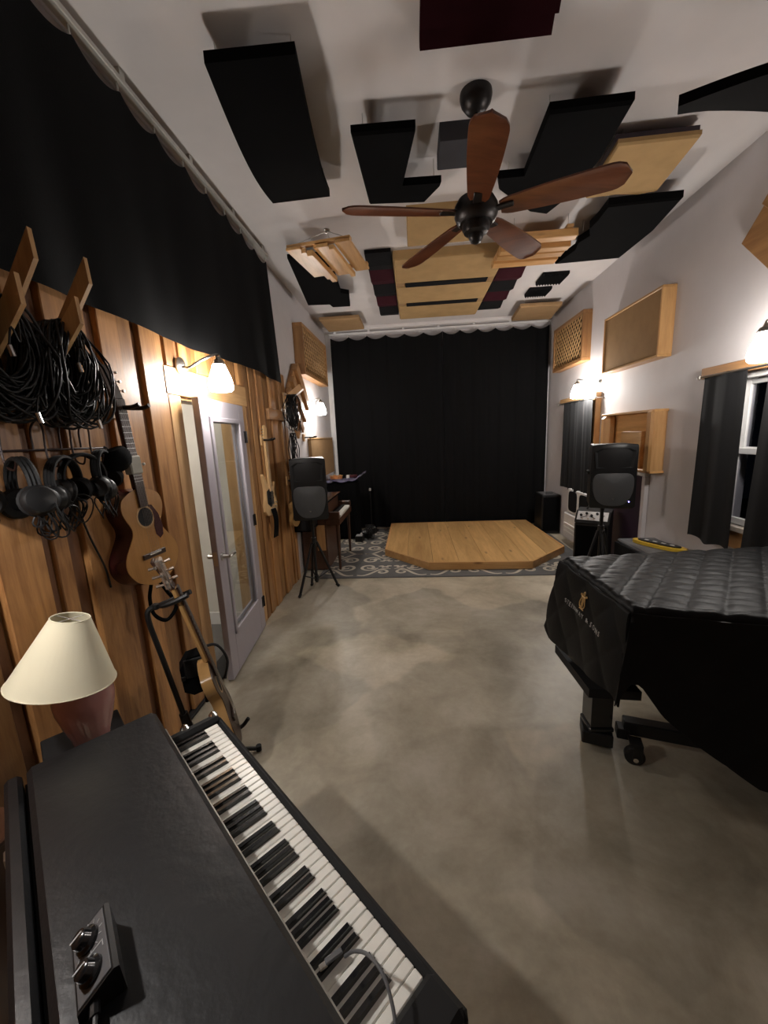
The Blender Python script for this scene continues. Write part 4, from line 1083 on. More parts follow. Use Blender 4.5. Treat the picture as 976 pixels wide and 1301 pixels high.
gh = thing('guitar_hanger', 'black yoke hanger behind the left loudspeaker holding the small guitar', 'hanger', (WX, 4.47, 1.28), 0, 'guitar wall hangers')
hanger(gh, 4.47, 1.265, 0.075)
gh = thing('guitar_hanger', 'empty black hanger sticking out of the white wall above the low tan panel', 'hanger', (L, 5.45, 1.745), 0, 'guitar wall hangers')
hanger(gh, 5.45, 1.745, 0.13, L)
# cable peg near the kite panel
t = thing('cable_peg', 'pale wooden peg sticking out of the wall in front of the diamond panel', 'peg', (WX, 4.66, 2.22), 0)
part(t, 'back_board', MB().span((WX, 4.59, 2.08), (WX + 0.02, 4.71, 2.26), 0.004), 'casing')
d = Vector((0.80, 0.05, 0.60)).normalized()
Rm = Matrix((Vector((0, 1, 0)).cross(d).normalized(), Vector((0, 1, 0)), d)).transposed()
part(t, 'slat', MB().box(Vector((WX, 4.65, 2.16)) + d * 0.13, (0.07, 0.06, 0.27), 0, 0.004, Rm), 'pine_z')
coil('cable_coil', 'dark cable bundle hanging from the peg in front of the diamond panel', (L + 0.14, 4.60, 2.23), 0.12, 26, 5, 0.04, True, 'black cable coils', 1.6)
coil('cable_coil', 'thin long cable loops hanging below the peg bundle near the speaker', (L + 0.13, 4.56, 1.80), 0.07, 7, 6, 0.02, False, 'black cable coils', 2.6)

# ------------------------------------------------------------------ stage piano in front (local x runs toward the bass end, y toward the player)
KR = thing('stage_piano', 'black vintage electric stage piano with vinyl lid in the foreground', 'piano', (-0.764, 1.255, 0.0), math.atan2(-0.666, 0.746))
def kp(nm, m, mat, **k): return part(KR, nm, m, mat, world=False, **k)
kp('case', MB().span((-0.045, -0.56, 0.54), (1.10, 0.014, 0.672), 0.012), 'vinyl')
kp('key_slip', MB().span((-0.045, 0.002, 0.60), (1.10, 0.026, 0.700), 0.010), 'blkmatte')
kp('cheek_block', MB().span((-0.045, -0.165, 0.66), (-0.003, 0.016, 0.718), 0.012), 'blkmatte')
kp('cheek_block', MB().span((1.013, -0.165, 0.66), (1.10, 0.016, 0.718), 0.012), 'blkmatte')
kp('key_bed_felt', MB().span((0.0, -0.165, 0.665), (1.012, 0.0, 0.676)), 'maroon')
wk = MB().box((0, -0.076, 0.689), (0.0224, 0.150, 0.023), 0, 0.0022).data('white_key', 'ivory')
bkm = MB()
vs = [(-0.0062, -0.150, 0.70), (0.0062, -0.150, 0.70), (0.0062, -0.046, 0.70), (-0.0062, -0.046, 0.70), (-0.0048, -0.150, 0.7135), (0.0048, -0.150, 0.7135), (0.0048, -0.053, 0.7125), (-0.0048, -0.053, 0.7125)]
bkm.add(vs, [(0, 1, 2, 3), (4, 5, 6, 7), (0, 1, 5, 4), (1, 2, 6, 5), (2, 3, 7, 6), (3, 0, 4, 7)])
bk = bkm.data('black_key', 'blkgloss', False)
KW = 1.01 / 43
for k in range(43):
    o = link('white_key', wk, KR); o.location = (1.01 - (k + 0.5) * KW, 0, 0)
    if k < 42 and k % 7 in (1, 2, 3, 5, 6):      # lowest key is an E
        o = link('black_key', bk, KR); o.location = (1.01 - (k + 1) * KW, 0, 0)
kp('name_rail', MB().span((-0.04, -0.166, 0.70), (1.10, -0.158, 0.752), 0.002), 'alu')
lid = MB()
def lidf(u, v):
    x = lerp(-0.112, 1.15, u); yy = lerp(-0.172, -0.520, v)
    return (x, yy, 0.795)
kp('lid', MB().span((-0.112, -0.520, 0.735), (1.105, -0.170, 0.797), 0.014), 'vinyl')
kp('rear_rail', MB().span((-0.125, -0.572, 0.60), (1.10, -0.532, 0.778), 0.010), 'vinyl')
kp('lid_base', MB().span((-0.115, -0.53, 0.668), (1.10, -0.17, 0.738)), 'blkmatte')
for x in (0.12, 0.95): kp('latch', MB().box((x, -0.576, 0.70), (0.035, 0.012, 0.06), 0, 0.003), 'metal')
for x, y in ((-0.036, 0.0), (-0.040, -0.10)):
    kp('corner_cap', MB().lathe([(0.0, 0.013), (0.010, 0.011), (0.016, 0.003), (0.016, -0.012), (0.0, -0.012)], 12, Matrix.Translation((x, y, 0.715))), 'chrome')
for x in (-0.06, 1.04):
    for y in (-0.50, -0.02):
        kp('leg', MB().tube([(x + (0.06 if x > 0.5 else -0.06), y + (0.05 if y > -0.2 else -0.05), 0.0), (x, y, 0.545)], [0.012, 0.019], 12), 'blk')
# control box on the lid
CBZ = 0.798
bx_ = thing('control_box', 'small wedge shaped dimmer box with two black knobs on the piano lid', 'control box', (-0.597, 0.508, CBZ), math.atan2(-0.70, 0.71))
S2 = Matrix(((0, 0, 1, 0), (1, 0, 0, 0), (0, 1, 0, 0), (0, 0, 0, 1)))   # poly -> (y, z), extrude along x
part(bx_, 'housing', MB().prism([(-0.034, 0.0), (0.034, 0.0), (0.030, 0.058), (0.022, 0.060), (-0.034, 0.020)], -0.064, 0.064, S2), 'blk', False, True)
sl = math.atan2(0.040, 0.056)
PT = Matrix.Translation((0, -0.006, 0.0412)) @ Matrix.Rotation(sl, 4, 'X')
m = MB().box((0, 0, 0), (0.120, 0.062, 0.003), 0, 0.001); m.v = [PT @ p for p in m.v]; part(bx_, 'face_plate', m, 'grey', False)
for xx in (-0.03, 0.028):
    m = MB().lathe([(0.021, 0.0), (0.021, 0.006), (0.016, 0.010), (0.014, 0.022), (0.010, 0.025), (0.0, 0.026)], 20, Matrix.Translation((xx, -0.001, 0.0015))); m.v = [PT @ p for p in m.v]
    kn = part(bx_, 'knob', m, 'blkgloss', False)
    q = MB().box((xx, -0.001, 0.028), (0.003, 0.022, 0.002)); q.v = [PT @ p for p in q.v]; link('pointer', q.data('pointer', 'ltgrey', False), kn)
m = MB()
for k in range(11):
    a = math.radians(-140 + 28 * k)
    m.box((-0.03 + 0.026 * math.sin(a), -0.001 + 0.026 * math.cos(a), 0.0022), (0.0014, 0.006, 0.0006), -a)
m.box((-0.001, 0.0, 0.0022), (0.002, 0.05, 0.0006)); m.box((0.004, 0.024, 0.0022), (0.010, 0.002, 0.0006)); m.box((0.004, -0.024, 0.0022), (0.010, 0.002, 0.0006))
m.v = [PT @ p for p in m.v]; part(bx_, 'dial_marks', m, 'ltgrey', False, False)
m = MB().tube(curve([(0.064, -0.01, 0.02), (0.09, -0.012, 0.022), (0.14, -0.02, 0.012), (0.21, 0.0, 0.006), (0.32, 0.02, 0.006)], 6), 0.004, 7); part(bx_, 'cord', m, 'wire', False)
m = MB().tube([(0.06, -0.01, 0.02), (0.085, -0.012, 0.021)], 0.008, 8); part(bx_, 'plug', m, 'blk', False)
# usb lead lying over the bass keys
us = thing('usb_cable', 'grey cable with metal plug looping over the bass keys of the stage piano', 'cable', (-0.19, 0.59, 0.714))
part(us, 'plug', MB().box((-0.188, 0.592, 0.722), (0.036, 0.012, 0.007), math.radians(35), 0.002), 'grey')
part(us, 'plug', MB().box((-0.206, 0.578, 0.7195), (0.016, 0.010, 0.005), math.radians(35), 0.001), 'metal')
part(us, 'lead', MB().tube(curve([(-0.165, 0.592, 0.724), (-0.145, 0.588, 0.745), (-0.115, 0.572, 0.765), (-0.085, 0.545, 0.768), (-0.065, 0.510, 0.755), (-0.055, 0.47, 0.738), (-0.045, 0.42, 0.728), (-0.03, 0.36, 0.724)], 8), 0.0033, 8), 'grey')

t = thing('darkening_crate', 'dark reddish brown crate added to darken the floor behind the stage piano at the cedar wall', 'crate', (-1.35, 0.78, 0))  # added box, covers the lit floor here so the gap stays dark
for x in (-1.475, -1.295): part(t, 'side_panel', MB().span((x, 0.56, 0.0), (x + 0.015, 1.0, 0.56), 0.003), 'brownlac')
for y in (0.56, 0.985): part(t, 'end_panel', MB().span((-1.459, y, 0.0), (-1.296, y + 0.015, 0.56), 0.003), 'brownlac')
part(t, 'lid', MB().span((-1.476, 0.555, 0.561), (-1.272, 1.005, 0.58), 0.004), 'brownlac')

# lamp on its table
tb = thing('side_table', 'small black side table under the lamp behind the stage piano', 'table', (-1.26, 1.21, 0), math.radians(-42))
part(tb, 'tabletop', MB().box((0, 0, 0.638), (0.27, 0.25, 0.024), 0, 0.004), 'blkmatte', False)
for x in (-0.11, 0.11):
    for y in (-0.10, 0.10): part(tb, 'leg', MB().box((x, y, 0.313), (0.03, 0.03, 0.626), 0, 0.003), 'blkmatte', False)
LT = Matrix.Translation((-1.242, 1.192, 0))
lamp = thing('table_lamp', 'unlit table lamp with cream cone shade and dusty pink ceramic base', 'lamp', (-1.242, 1.192, 0.651))
part(lamp, 'base', MB().lathe([(0.0, 0.651), (0.052, 0.651), (0.056, 0.665), (0.062, 0.70), (0.078, 0.755), (0.092, 0.815), (0.094, 0.850), (0.084, 0.885), (0.055, 0.905), (0.030, 0.912), (0.0, 0.914)], 32, Matrix.Translation((-1.225, 1.205, 0))), 'pink')
part(lamp, 'stem', MB().tube([(-1.242, 1.192, 0.90), (-1.242, 1.192, 1.10)], 0.006, 8), 'metal')
sh = MB(); n = 40; pr = [(0.158, 0.925), (0.154, 0.925), (0.054, 1.152), (0.057, 1.153)]
sh.lathe([(0.158, 0.925), (0.0575, 1.153), (0.055, 1.153), (0.155, 0.925), (0.158, 0.925)], n, LT)
sh.f = [f for f in sh.f if len(f) == 4]
TLT = Matrix.Translation((-1.242, 1.192, 1.03)) @ Matrix.Rotation(math.radians(-15), 4, Vector((1.242, -1.192, 0.7)).normalized()) @ Matrix.Translation((1.242, -1.192, -1.03))
sh.v = [TLT @ p for p in sh.v]
shd = part(lamp, 'shade', sh, 'shadefab')
for r, z in ((0.1575, 0.926), (0.057, 1.152)):
    m = MB().tube([TLT @ Vector((-1.242 + r * math.cos(2 * PI * i / 40), 1.192 + r * math.sin(2 * PI * i / 40), z)) for i in range(40)], 0.0022, 6, True)
    part(lamp, 'trim_band', m, 'shadefab', sub=shd)
m = MB().tube([(-1.297, 1.192, 1.148), (-1.187, 1.192, 1.148)], 0.002, 5).tube([(-1.242, 1.137, 1.148), (-1.242, 1.247, 1.148)], 0.002, 5); m.v = [TLT @ p for p in m.v]; part(lamp, 'spider', m, 'metal')

# guitar on a floor stand beyond the piano
ax = Vector((-0.194, -0.117, 0.974)).normalized()
GB = Vector((-0.975, 1.815, 0.18))
nx = ax.cross(Vector((-0.49, 0.87, 0.0)) * -1).normalized()
nx = nx if nx.x > 0 else -nx; ny = ax.cross(nx)
ST = Matrix.Translation(GB) @ Matrix((nx, ny, ax)).transposed().to_4x4()
g2, pp2 = acoustic('acoustic_guitar', 'acoustic guitar seen edge on leaning in a black floor stand beside the open door', ST, 1.0, 'rosewood', 'amber', 'guitar', None, 0.055)
for sg in (-1, 1):
    for k in range(3):
        m = MB().tube([(-0.02 + sg * 0.012, 0.0, 0.945 + 0.045 * k + sg * 0.008), (-0.024 + sg * 0.050, 0.0, 0.948 + 0.045 * k + sg * 0.008)], [0.005, 0.008], 8); pp2('chrome_tuner', m, 'clearplastic')
m = MB().box((-0.022, 0.0, 0.99), (0.030, 0.075, 0.155), 0, 0.008); pp2('headstock_plate', m, 'clearplastic')
gs = thing('guitar_stand', 'black tubular floor guitar stand with a neck yoke beyond the keyboard', 'stand', (-1.15, 1.74, 0))
yk = GB + ax * 0.835
part(gs, 'post', MB().tube(curve([(-1.17, 1.71, 0.16), (-1.195, 1.688, 0.38), (-1.235, 1.655, 0.72), (-1.262, 1.640, 0.92), (-1.258, 1.648, 0.975), (-1.225, 1.675, 0.985)], 6), 0.0125, 10), 'blk')
part(gs, 'collar', MB().tube([(-1.180, 1.70, 0.26), (-1.197, 1.687, 0.40)], [0.026, 0.021], 12), 'blk')
c0 = Vector((-1.14, 1.695, 0.995))
part(gs, 'neck_yoke', MB().tube(curve([(-1.225, 1.675, 0.985), (-1.20, 1.70, 0.99), (-1.165, 1.745, 1.0), (-1.11, 1.755, 1.02)], 5), 0.013, 8).tube(curve([(-1.225, 1.675, 0.985), (-1.19, 1.665, 0.99), (-1.13, 1.675, 1.01), (-1.085, 1.69, 1.03)], 5), 0.013, 8), 'blk')
part(gs, 'knob', MB().lathe([(0.0, -0.014), (0.016, -0.012), (0.018, 0.0), (0.016, 0.012), (0.0, 0.014)], 12, Matrix.Translation((-1.235, 1.665, 0.985))), 'blk')
for a, b in (((-1.17, 1.71, 0.17), (-1.42, 1.93, 0.012)), ((-1.17, 1.71, 0.17), (-0.93, 1.90, 0.012)), ((-1.17, 1.71, 0.17), (-1.13, 1.44, 0.012))):
    lg = part(gs, 'leg', MB().tube([a, tuple(lerp(p, q, 0.5) for p, q in zip(a, b)), b], 0.011, 8), 'blk')
    link('rubber_foot', MB().tube([Vector(b) - Vector((-1.15, 1.74, 0)) - Vector((0, 0, 0.011)), Vector(b) - Vector((-1.15, 1.74, 0)) + Vector((0, 0, 0.02))], 0.016, 8).data('rubber_foot', 'blkmatte'), lg)
part(gs, 'cradle_arm', MB().tube(curve([(-1.17, 1.71, 0.18), (-1.06, 1.72, 0.155), (-0.98, 1.70, 0.15), (-0.945, 1.71, 0.19)], 5), 0.011, 8).tube(curve([(-1.17, 1.71, 0.18), (-1.10, 1.83, 0.155), (-1.02, 1.90, 0.15), (-0.98, 1.92, 0.19)], 5), 0.011, 8), 'blk')
pz = thing('strap_pouch', 'small black pouch hanging against the guitar neck by the doorway', 'pouch', (-1.23, 1.905, 0.50))
PZ = Matrix.Translation((-1.235, 1.91, 0.50)) @ Matrix.Rotation(0.55, 4, 'Z') @ Matrix.Rotation(0.16, 4, 'X')
def pzp(nm, m, mat, **k):
    m.v = [PZ @ p for p in m.v]; return part(pz, nm, m, mat, **k)
pzp('body', MB().prism([(-0.075, -0.10), (-0.03, -0.135), (0.055, -0.12), (0.08, -0.04), (0.072, 0.09), (0.05, 0.125), (-0.045, 0.11), (-0.082, 0.05)], -0.035, 0.035, Matrix(((1, 0, 0, 0), (0, 0, 1, 0), (0, 1, 0, 0), (0, 0, 0, 1)))), 'blackcloth', ang=60)
pzp('flap', MB().box((0.005, -0.042, 0.05), (0.13, 0.012, 0.12), 0, 0.005), 'blkmatte')
pzp('lower_strap', MB().box((0.045, 0.0, -0.17), (0.055, 0.02, 0.13), 0.2, 0.006), 'blackcloth')
pzp('buckle', MB().box((-0.07, -0.048, 0.0), (0.02, 0.01, 0.025), 0, 0.002), 'blk')
part(pz, 'loop', MB().tube(curve([(-1.20, 1.945, 0.62), (-1.15, 1.995, 0.60), (-1.11, 2.01, 0.50), (-1.12, 1.98, 0.40)], 6), 0.008, 6), 'blk')

# ------------------------------------------------------------------ grand piano under its quilted cover
TLf, TLn = Vector((0.822, 2.235, 1.0)), Vector((0.853, 1.558, 1.0))
TRn, TRf = Vector((2.18, 1.20, 1.0)), Vector((2.18, 2.40, 1.0))
gp = thing('grand_piano', 'black grand piano standing under the quilted cover on the right', 'piano', (1.5, 1.8, 0))
part(gp, 'case', MB().prism([(0.875, 2.19), (0.90, 1.60), (2.16, 1.27), (2.16, 2.34)], 0.76, 0.985), 'blkgloss')
part(gp, 'bottom_rail', MB().prism([(0.795, 2.215), (0.815, 1.80), (1.05, 1.78), (1.05, 2.22)], 0.425, 0.472), 'blkmatte')
for x, y in ((0.955, 2.0), (2.04, 1.45), (2.04, 2.2)):
    lg = part(gp, 'leg', MB().prism([(-0.055, -0.055), (0.055, -0.055), (0.055, 0.055), (-0.055, 0.055)], 0.115, 0.44, Matrix.Translation((x, y, 0))), 'blkgloss')
    link('leg_block', MB().box((x - 1.5, y - 1.8, 0.61), (0.14, 0.14, 0.34), 0, 0.004).data('leg_block', 'blkgloss'), lg)
    m = MB().box((x - 1.5, y - 1.8, 0.129), (0.128, 0.128, 0.026), 0, 0.006); link('leg_foot', m.data('leg_foot', 'blkgloss'), lg)
dl = thing('piano_dolly', 'low black steel piano dolly with caster wheels under the covered grand piano', 'dolly', (1.6, 1.75, 0))
hub = Vector((1.72, 1.78, 0.135))
for x, y, wx, wy in ((0.955, 2.0, 1.09, 1.865), (2.04, 1.45, 1.92, 1.53), (2.04, 2.2, 1.92, 2.1)):
    part(dl, 'leg_cup', MB().box((x, y, 0.075), (0.150, 0.14, 0.075), -0.3, 0.006), 'blk')
    a = Vector((x, y, 0.11)); dv = (hub - a); dv.z = 0; dn = dv.normalized()
    st_ = a + dn * 0.125
    m = MB().box(((st_ + hub) / 2 + Vector((0, 0, 0.025))).to_tuple(), ((hub - st_).length, 0.065, 0.075), math.atan2(dn.y, dn.x), 0.005)
    part(dl, 'arm', m, 'blk')
    part(dl, 'arm_bracket', MB().box((st_ + dn * 0.0 + Vector((0, 0, 0.0))).to_tuple(), (0.06, 0.07, 0.06), math.atan2(dn.y, dn.x), 0.005), 'blk')
    cst = part(dl, 'caster_fork', MB().box((wx - 0.0, wy - 0.030, 0.085), (0.045, 0.006, 0.09), -0.3, 0.002).box((wx + 0.012, wy + 0.030, 0.085), (0.045, 0.006, 0.09), -0.3, 0.002).box((wx, wy, 0.127), (0.06, 0.07, 0.008), -0.3), 'blk')
    wT = Matrix.Translation((wx - 1.6, wy - 1.75, 0.048)) @ Matrix.Rotation(-0.3, 4, 'Z') @ Matrix.Rotation(PI / 2, 4, 'X')
    link('wheel', MB().lathe([(0.0, -0.02), (0.03, -0.02), (0.047, -0.016), (0.048, 0.0), (0.047, 0.016), (0.03, 0.02), (0.0, 0.02)], 24, wT).data('wheel', 'blk'), cst)
    link('axle_cap', MB().lathe([(0.012, 0.034), (0.012, 0.040), (0.0, 0.042)], 12, wT).data('axle_cap', 'chrome'), cst)

cov = thing('piano_cover', 'black quilted piano cover with gold lyre emblem over the grand piano', 'cover', (1.5, 1.8, 1.0))
def quilt(a, b, s, d=0.011):
    """puffed diamonds: a, b metric coordinates, s seam spacing"""
    p = (a + b) / s; q = (a - b) / s
    return d * (abs(math.sin(PI * p)) * abs(math.sin(PI * q))) ** 0.45
def topf(u, v):
    p = TLf.lerp(TRf, u).lerp(TLn.lerp(TRn, u), v)
    e = min(v, 1 - v, u / 0.7) ; drop = 0.0
    if v > 0.97: drop = 0.022 * ((v - 0.97) / 0.03) ** 2
    if v < 0.03: drop = 0.022 * ((0.03 - v) / 0.03) ** 2
    if u < 0.02: drop = max(drop, 0.022 * ((0.02 - u) / 0.02) ** 2)
    A = p.x * 0.80 - p.y * 0.62; B = p.x * 0.95 * 0.25 + p.y
    # long seams run across the top toward the viewer; short seams across them
    s1 = abs(math.sin(PI * A / 0.12)); s2 = abs(math.sin(PI * B / 0.075))
    wr_ = 0.003 * math.sin(p.x * 55 + 4 * math.sin(p.y * 23)) * math.sin(p.y * 38 + p.x * 9)
    return Vector((p.x, p.y, 0.998 + 0.0135 * (s1 ** 0.28) * (0.62 + 0.38 * s2 ** 0.35) + 0.5 * wr_ - drop))
part(cov, 'top', MB().thick(topf, 150, 110, (0, 0, -0.010)), 'quilt', True, True, 75)
def contour(tab, u):
    for (a, za), (b, zb) in zip(tab, tab[1:]):
        if u <= b: return lerp(za, zb, (u - a) / (b - a))
    return tab[-1][1]
tailtab = [(0.0, 0.56), (0.10, 0.52), (0.45, 0.545), (0.75, 0.60), (0.93, 0.625), (1.0, 0.60)]
def tailf(u, v):
    zb = contour(tailtab, u)
    z = lerp(0.985, zb, v)
    y = lerp(lerp(2.240, 2.285, v ** 0.7), lerp(1.556, 1.50, v), u)
    x = lerp(0.818, 0.850, u) - 0.055 * v ** 0.8 - 0.01 * math.sin(u * 9 + 1) * v
    return Vector((x - quilt(y, z, 0.24, 0.010), y, z))
part(cov, 'tail_skirt', MB().thick(tailf, 60, 50, (0.008, 0, 0)), 'quilt', True, True, 75)
ndir = (TRn - TLn).normalized()
neartab = [(0.0, 0.605), (0.01, 0.655), (0.022, 0.70), (0.03, 0.69), (0.095, 0.56), (0.17, 0.47), (0.34, 0.315), (0.5, 0.26), (1.0, 0.25)]
def nearf(u, v):
    p = TLn.lerp(TRn, u); z = lerp(0.985, contour(neartab, u), v)
    o = Vector((ndir.y, -ndir.x, 0)) * (0.004 + 0.02 * v + quilt(u * 1.5, z, 0.24, 0.009))
    k = max(0.0, 1 - u / 0.035)
    return Vector((p.x - 0.062 * v * k, p.y - 0.030 * v * k, z)) + o
part(cov, 'side_skirt', MB().thick(nearf, 100, 44, (0, 0.008, 0)), 'quilt', True, True, 75)
fdir = (TRf - TLf).normalized()
def farf(u, v):
    p = TLf.lerp(TRf, u); z = lerp(0.985, 0.58, v)
    return Vector((p.x, p.y + 0.004 + 0.02 * v + quilt(u * 1.5, z, 0.24, 0.009), z))
part(cov, 'side_skirt', MB().thick(farf, 70, 26, (0, -0.008, 0)), 'quilt', True, True, 75)
# embroidery on the tail skirt
def text_mesh(body, size, name, mat, space=1.0):
    cu = bpy.data.curves.new(name, 'FONT'); cu.body = body; cu.size = size; cu.align_x = 'CENTER'; cu.extrude = 0.0012; cu.space_character = space
    ob = bpy.data.objects.new(name, cu); COL.objects.link(ob)
    dg = bpy.context.evaluated_depsgraph_get(); dg.update()
    me = bpy.data.meshes.new_from_object(ob.evaluated_get(dg))
    bpy.data.objects.remove(ob); bpy.data.curves.remove(cu)
    me.materials.clear(); me.materials.append(M[mat])
    return me
def on_tail(yy, zz):
    u = (2.25 - yy) / (2.25 - 1.54); v = (0.985 - zz) / (0.985 - 0.56)
    return tailf(min(max(u, 0), 1), min(max(v, 0), 1))
me = text_mesh('STEINWAY & SONS', 0.033, 'lettering', 'silver_thread', 1.45)
for vtx in me.vertices:
    yy = 1.895 - vtx.co.x; zz = 0.800 + vtx.co.y
    p = on_tail(yy, zz)
    vtx.co = Vector((p.x - 0.0025 - vtx.co.z, yy, zz)) - Vector((1.5, 1.8, 1.0))
lo_ = link('lettering', me, cov); lo_['kind'] = 'stuff'
m = MB()
def ty(pts, r=0.0028):
    m.tube([Vector((on_tail(1.905 - y, 0.848 + z).x - 0.003, 1.905 - y, 0.848 + z)) for y, z in pts], r, 5)
for sg in (-1, 1):
    ty([(sg * a, b) for a, b in ((0.004, 0.0), (0.020, 0.004), (0.026, 0.018), (0.020, 0.034), (0.014, 0.050), (0.018, 0.064), (0.026, 0.066), (0.026, 0.058))])
for a in (-0.007, 0.0, 0.007): ty([(a, 0.006), (a, 0.072)], 0.0018)
ty([(-0.018, 0.056), (0.018, 0.056)]); ty([(-0.020, -0.006), (0.020, -0.006)]); ty([(-0.008, 0.074), (0.0, 0.082), (0.008, 0.074)], 0.002)
part(cov, 'lyre_emblem', m, 'gold')

# ------------------------------------------------------------------ loudspeakers on tripods
def loudspeaker(cx, cy, z0, hgt, wid, dep, yaw, lab, led=False):
    t = thing('loudspeaker', lab, 'loudspeaker', (cx, cy, z0), yaw, 'tripod loudspeakers')
    # local: front faces -y
    def lp(nm, m, mat, **k): return part(t, nm, m, mat, world=False, **k)
    n = 10
    def prof(w0, d):  # trapezoid plan, front wide and slightly bowed
        f = [(-w0 / 2 + w0 * i / n, -d / 2 - 0.022 * math.sin(PI * i / n)) for i in range(n + 1)]
        return f + [(w0 * 0.40, d / 2), (-w0 * 0.40, d / 2)]
    m = MB(); P_ = prof(wid, dep); q = len(P_)
    lv = [(0.0, 0.93), (0.02, 1.0), (hgt - 0.03, 1.0), (hgt - 0.008, 0.985), (hgt, 0.95)]
    vs = []; fs = []
    for z, s in lv:
        top = 0.012 if z > hgt - 0.02 else 0
        vs += [(x * s, y * s, z + (top * (1 - (2 * x / wid) ** 2) if z >= hgt - 0.01 else 0)) for x, y in P_]
    for i in range(len(lv) - 1):
        for k in range(q): fs.append((i * q + k, i * q + (k + 1) % q, (i + 1) * q + (k + 1) % q, (i + 1) * q + k))
    fs += [tuple(range(q)), tuple((len(lv) - 1) * q + k for k in range(q))]
    m.add(vs, fs); lp('cabinet', m, 'blk')
    # woofer grille: rounded shield shape
    gw, gh = wid * 0.90, hgt * 0.56
    sh_ = []
    for i in range(29):
        a = PI + PI * i / 28
        sh_.append((gw / 2 * math.copysign(abs(math.cos(a)) ** 0.62, math.cos(a)), gh * 0.64 * math.sin(a)))
    for i in range(15):
        a = PI * i / 14
        sh_.append((gw / 2 * math.copysign(abs(math.cos(a)) ** 0.35, math.cos(a)), gh * 0.28 * math.sin(a) ** 0.8))
    oz = hgt * 0.405
    vs = [(x, -dep / 2 - 0.022 * math.cos(PI * x / wid) - 0.006, oz + z) for x, z in sh_]
    vi = [(x * 0.6, -dep / 2 - 0.022 * math.cos(PI * x * 0.6 / wid) - 0.018, oz + z * 0.6) for x, z in sh_]
    vb = [(x * 1.03, -dep / 2 - 0.022 * math.cos(PI * x / wid) + 0.012, oz + z * 1.03) for x, z in sh_]
    k_ = len(sh_)
    m = MB().add(vb + vs + vi + [(0, -dep / 2 - 0.046, oz)], [(i, (i + 1) % k_, k_ + (i + 1) % k_, k_ + i) for i in range(k_)] + [(k_ + i, k_ + (i + 1) % k_, 2 * k_ + (i + 1) % k_, 2 * k_ + i) for i in range(k_)] + [(2 * k_ + i, 2 * k_ + (i + 1) % k_, 3 * k_) for i in range(k_)])
    lp('woofer_grille', m, 'grille')
    lp('badge', MB().lathe([(0.010, 0), (0.009, 0.004), (0.0, 0.004)], 12, Matrix.Translation((0, -dep / 2 - 0.034, oz - gh * 0.44)) @ Matrix.Rotation(PI / 2, 4, 'X')), 'metal')
    # horn recess: darker flare above the woofer
    hz = hgt * 0.80
    fl = [(-0.40, -0.16), (0.40, -0.16), (0.44, 0.10), (0.30, 0.145), (-0.30, 0.145), (-0.44, 0.10)]
    yf = -dep / 2 - 0.018
    vs = [(x * wid, yf - 0.010 * (1 - abs(x) * 2), hz + z * hgt) for x, z in fl] + [(x * wid * 0.3, -dep / 2 + 0.03, hz + z * hgt * 0.35) for x, z in fl]
    m = MB().add(vs, [(i, (i + 1) % 6, 6 + (i + 1) % 6, 6 + i) for i in range(6)] + [tuple(range(6, 12))])
    lp('horn', m, 'blkmatte', smooth=False)
    for sg in (-1, 1):
        lp('side_handle', MB().box((sg * wid * 0.47, 0.03, hgt * 0.55), (0.014, 0.10, 0.035), 0, 0.004), 'blkmatte')
    if led: lp('power_light', MB().lathe([(0.005, 0), (0.0, 0.004)], 8, Matrix.Translation((wid * 0.36, -dep / 2 - 0.012, hgt * 0.11)) @ Matrix.Rotation(PI / 2, 4, 'X')), 'led')
    return t
def tripod(cx, cy, ztop, feet, lab, zj=0.62, zh=0.30):
    t = thing('speaker_stand', lab, 'stand', (cx, cy, 0), 0, 'tripod speaker stands')
    part(t, 'pole', MB().tube([(cx, cy, 0.10), (cx, cy, ztop)], 0.017, 12), 'blk')
    part(t, 'collar', MB().tube([(cx, cy, zj - 0.05), (cx, cy, zj + 0.05)], 0.030, 14), 'blk')
    part(t, 'lower_collar', MB().tube([(cx, cy, 0.12), (cx, cy, 0.18)], 0.026, 14), 'blk')
    part(t, 'knob', MB().tube([(cx, cy - 0.02, zj), (cx, cy - 0.07, zj)], 0.012, 8), 'blk')
    for fx, fy in feet:
        dv = Vector((fx - cx, fy - cy, 0)); dn = dv.normalized()
        a = Vector((cx, cy, zj)) + dn * 0.03; b = Vector((fx, fy, 0.012))
        lg = part(t, 'leg', MB().tube([a, b], 0.0155, 8), 'blk')
        link('rubber_foot', MB().tube([b - Vector((cx, cy, 0)) - dn * 0.02 + Vector((0, 0, 0.03)), b - Vector((cx, cy, 0)) + dn * 0.01], 0.016, 8).data('rubber_foot', 'blkmatte'), lg)
        part(t, 'brace', MB().tube([Vector((cx, cy, 0.15)) + dn * 0.02, a.lerp(b, 0.62)], 0.008, 6), 'blk')
    return t
tripod(-1.165, 4.28, 0.862, [(-1.31, 4.05), (-1.264, 4.41), (-0.94, 4.376)], 'black tripod stand under the left loudspeaker', 0.58)
loudspeaker(-1.155, 4.28, 0.865, 0.655, 0.375, 0.34, math.radians(10), 'black loudspeaker with grey grille on tripod by the cedar wall')
tripod(1.84, 4.02, 0.955, [(1.60, 3.98), (2.06, 4.12), (1.80, 3.70)], 'black tripod stand under the right loudspeaker behind the covered piano', 0.70)
loudspeaker(1.875, 4.00, 0.958, 0.592, 0.385, 0.33, math.radians(-12), 'black loudspeaker with violet light on tripod by the right wall', True)

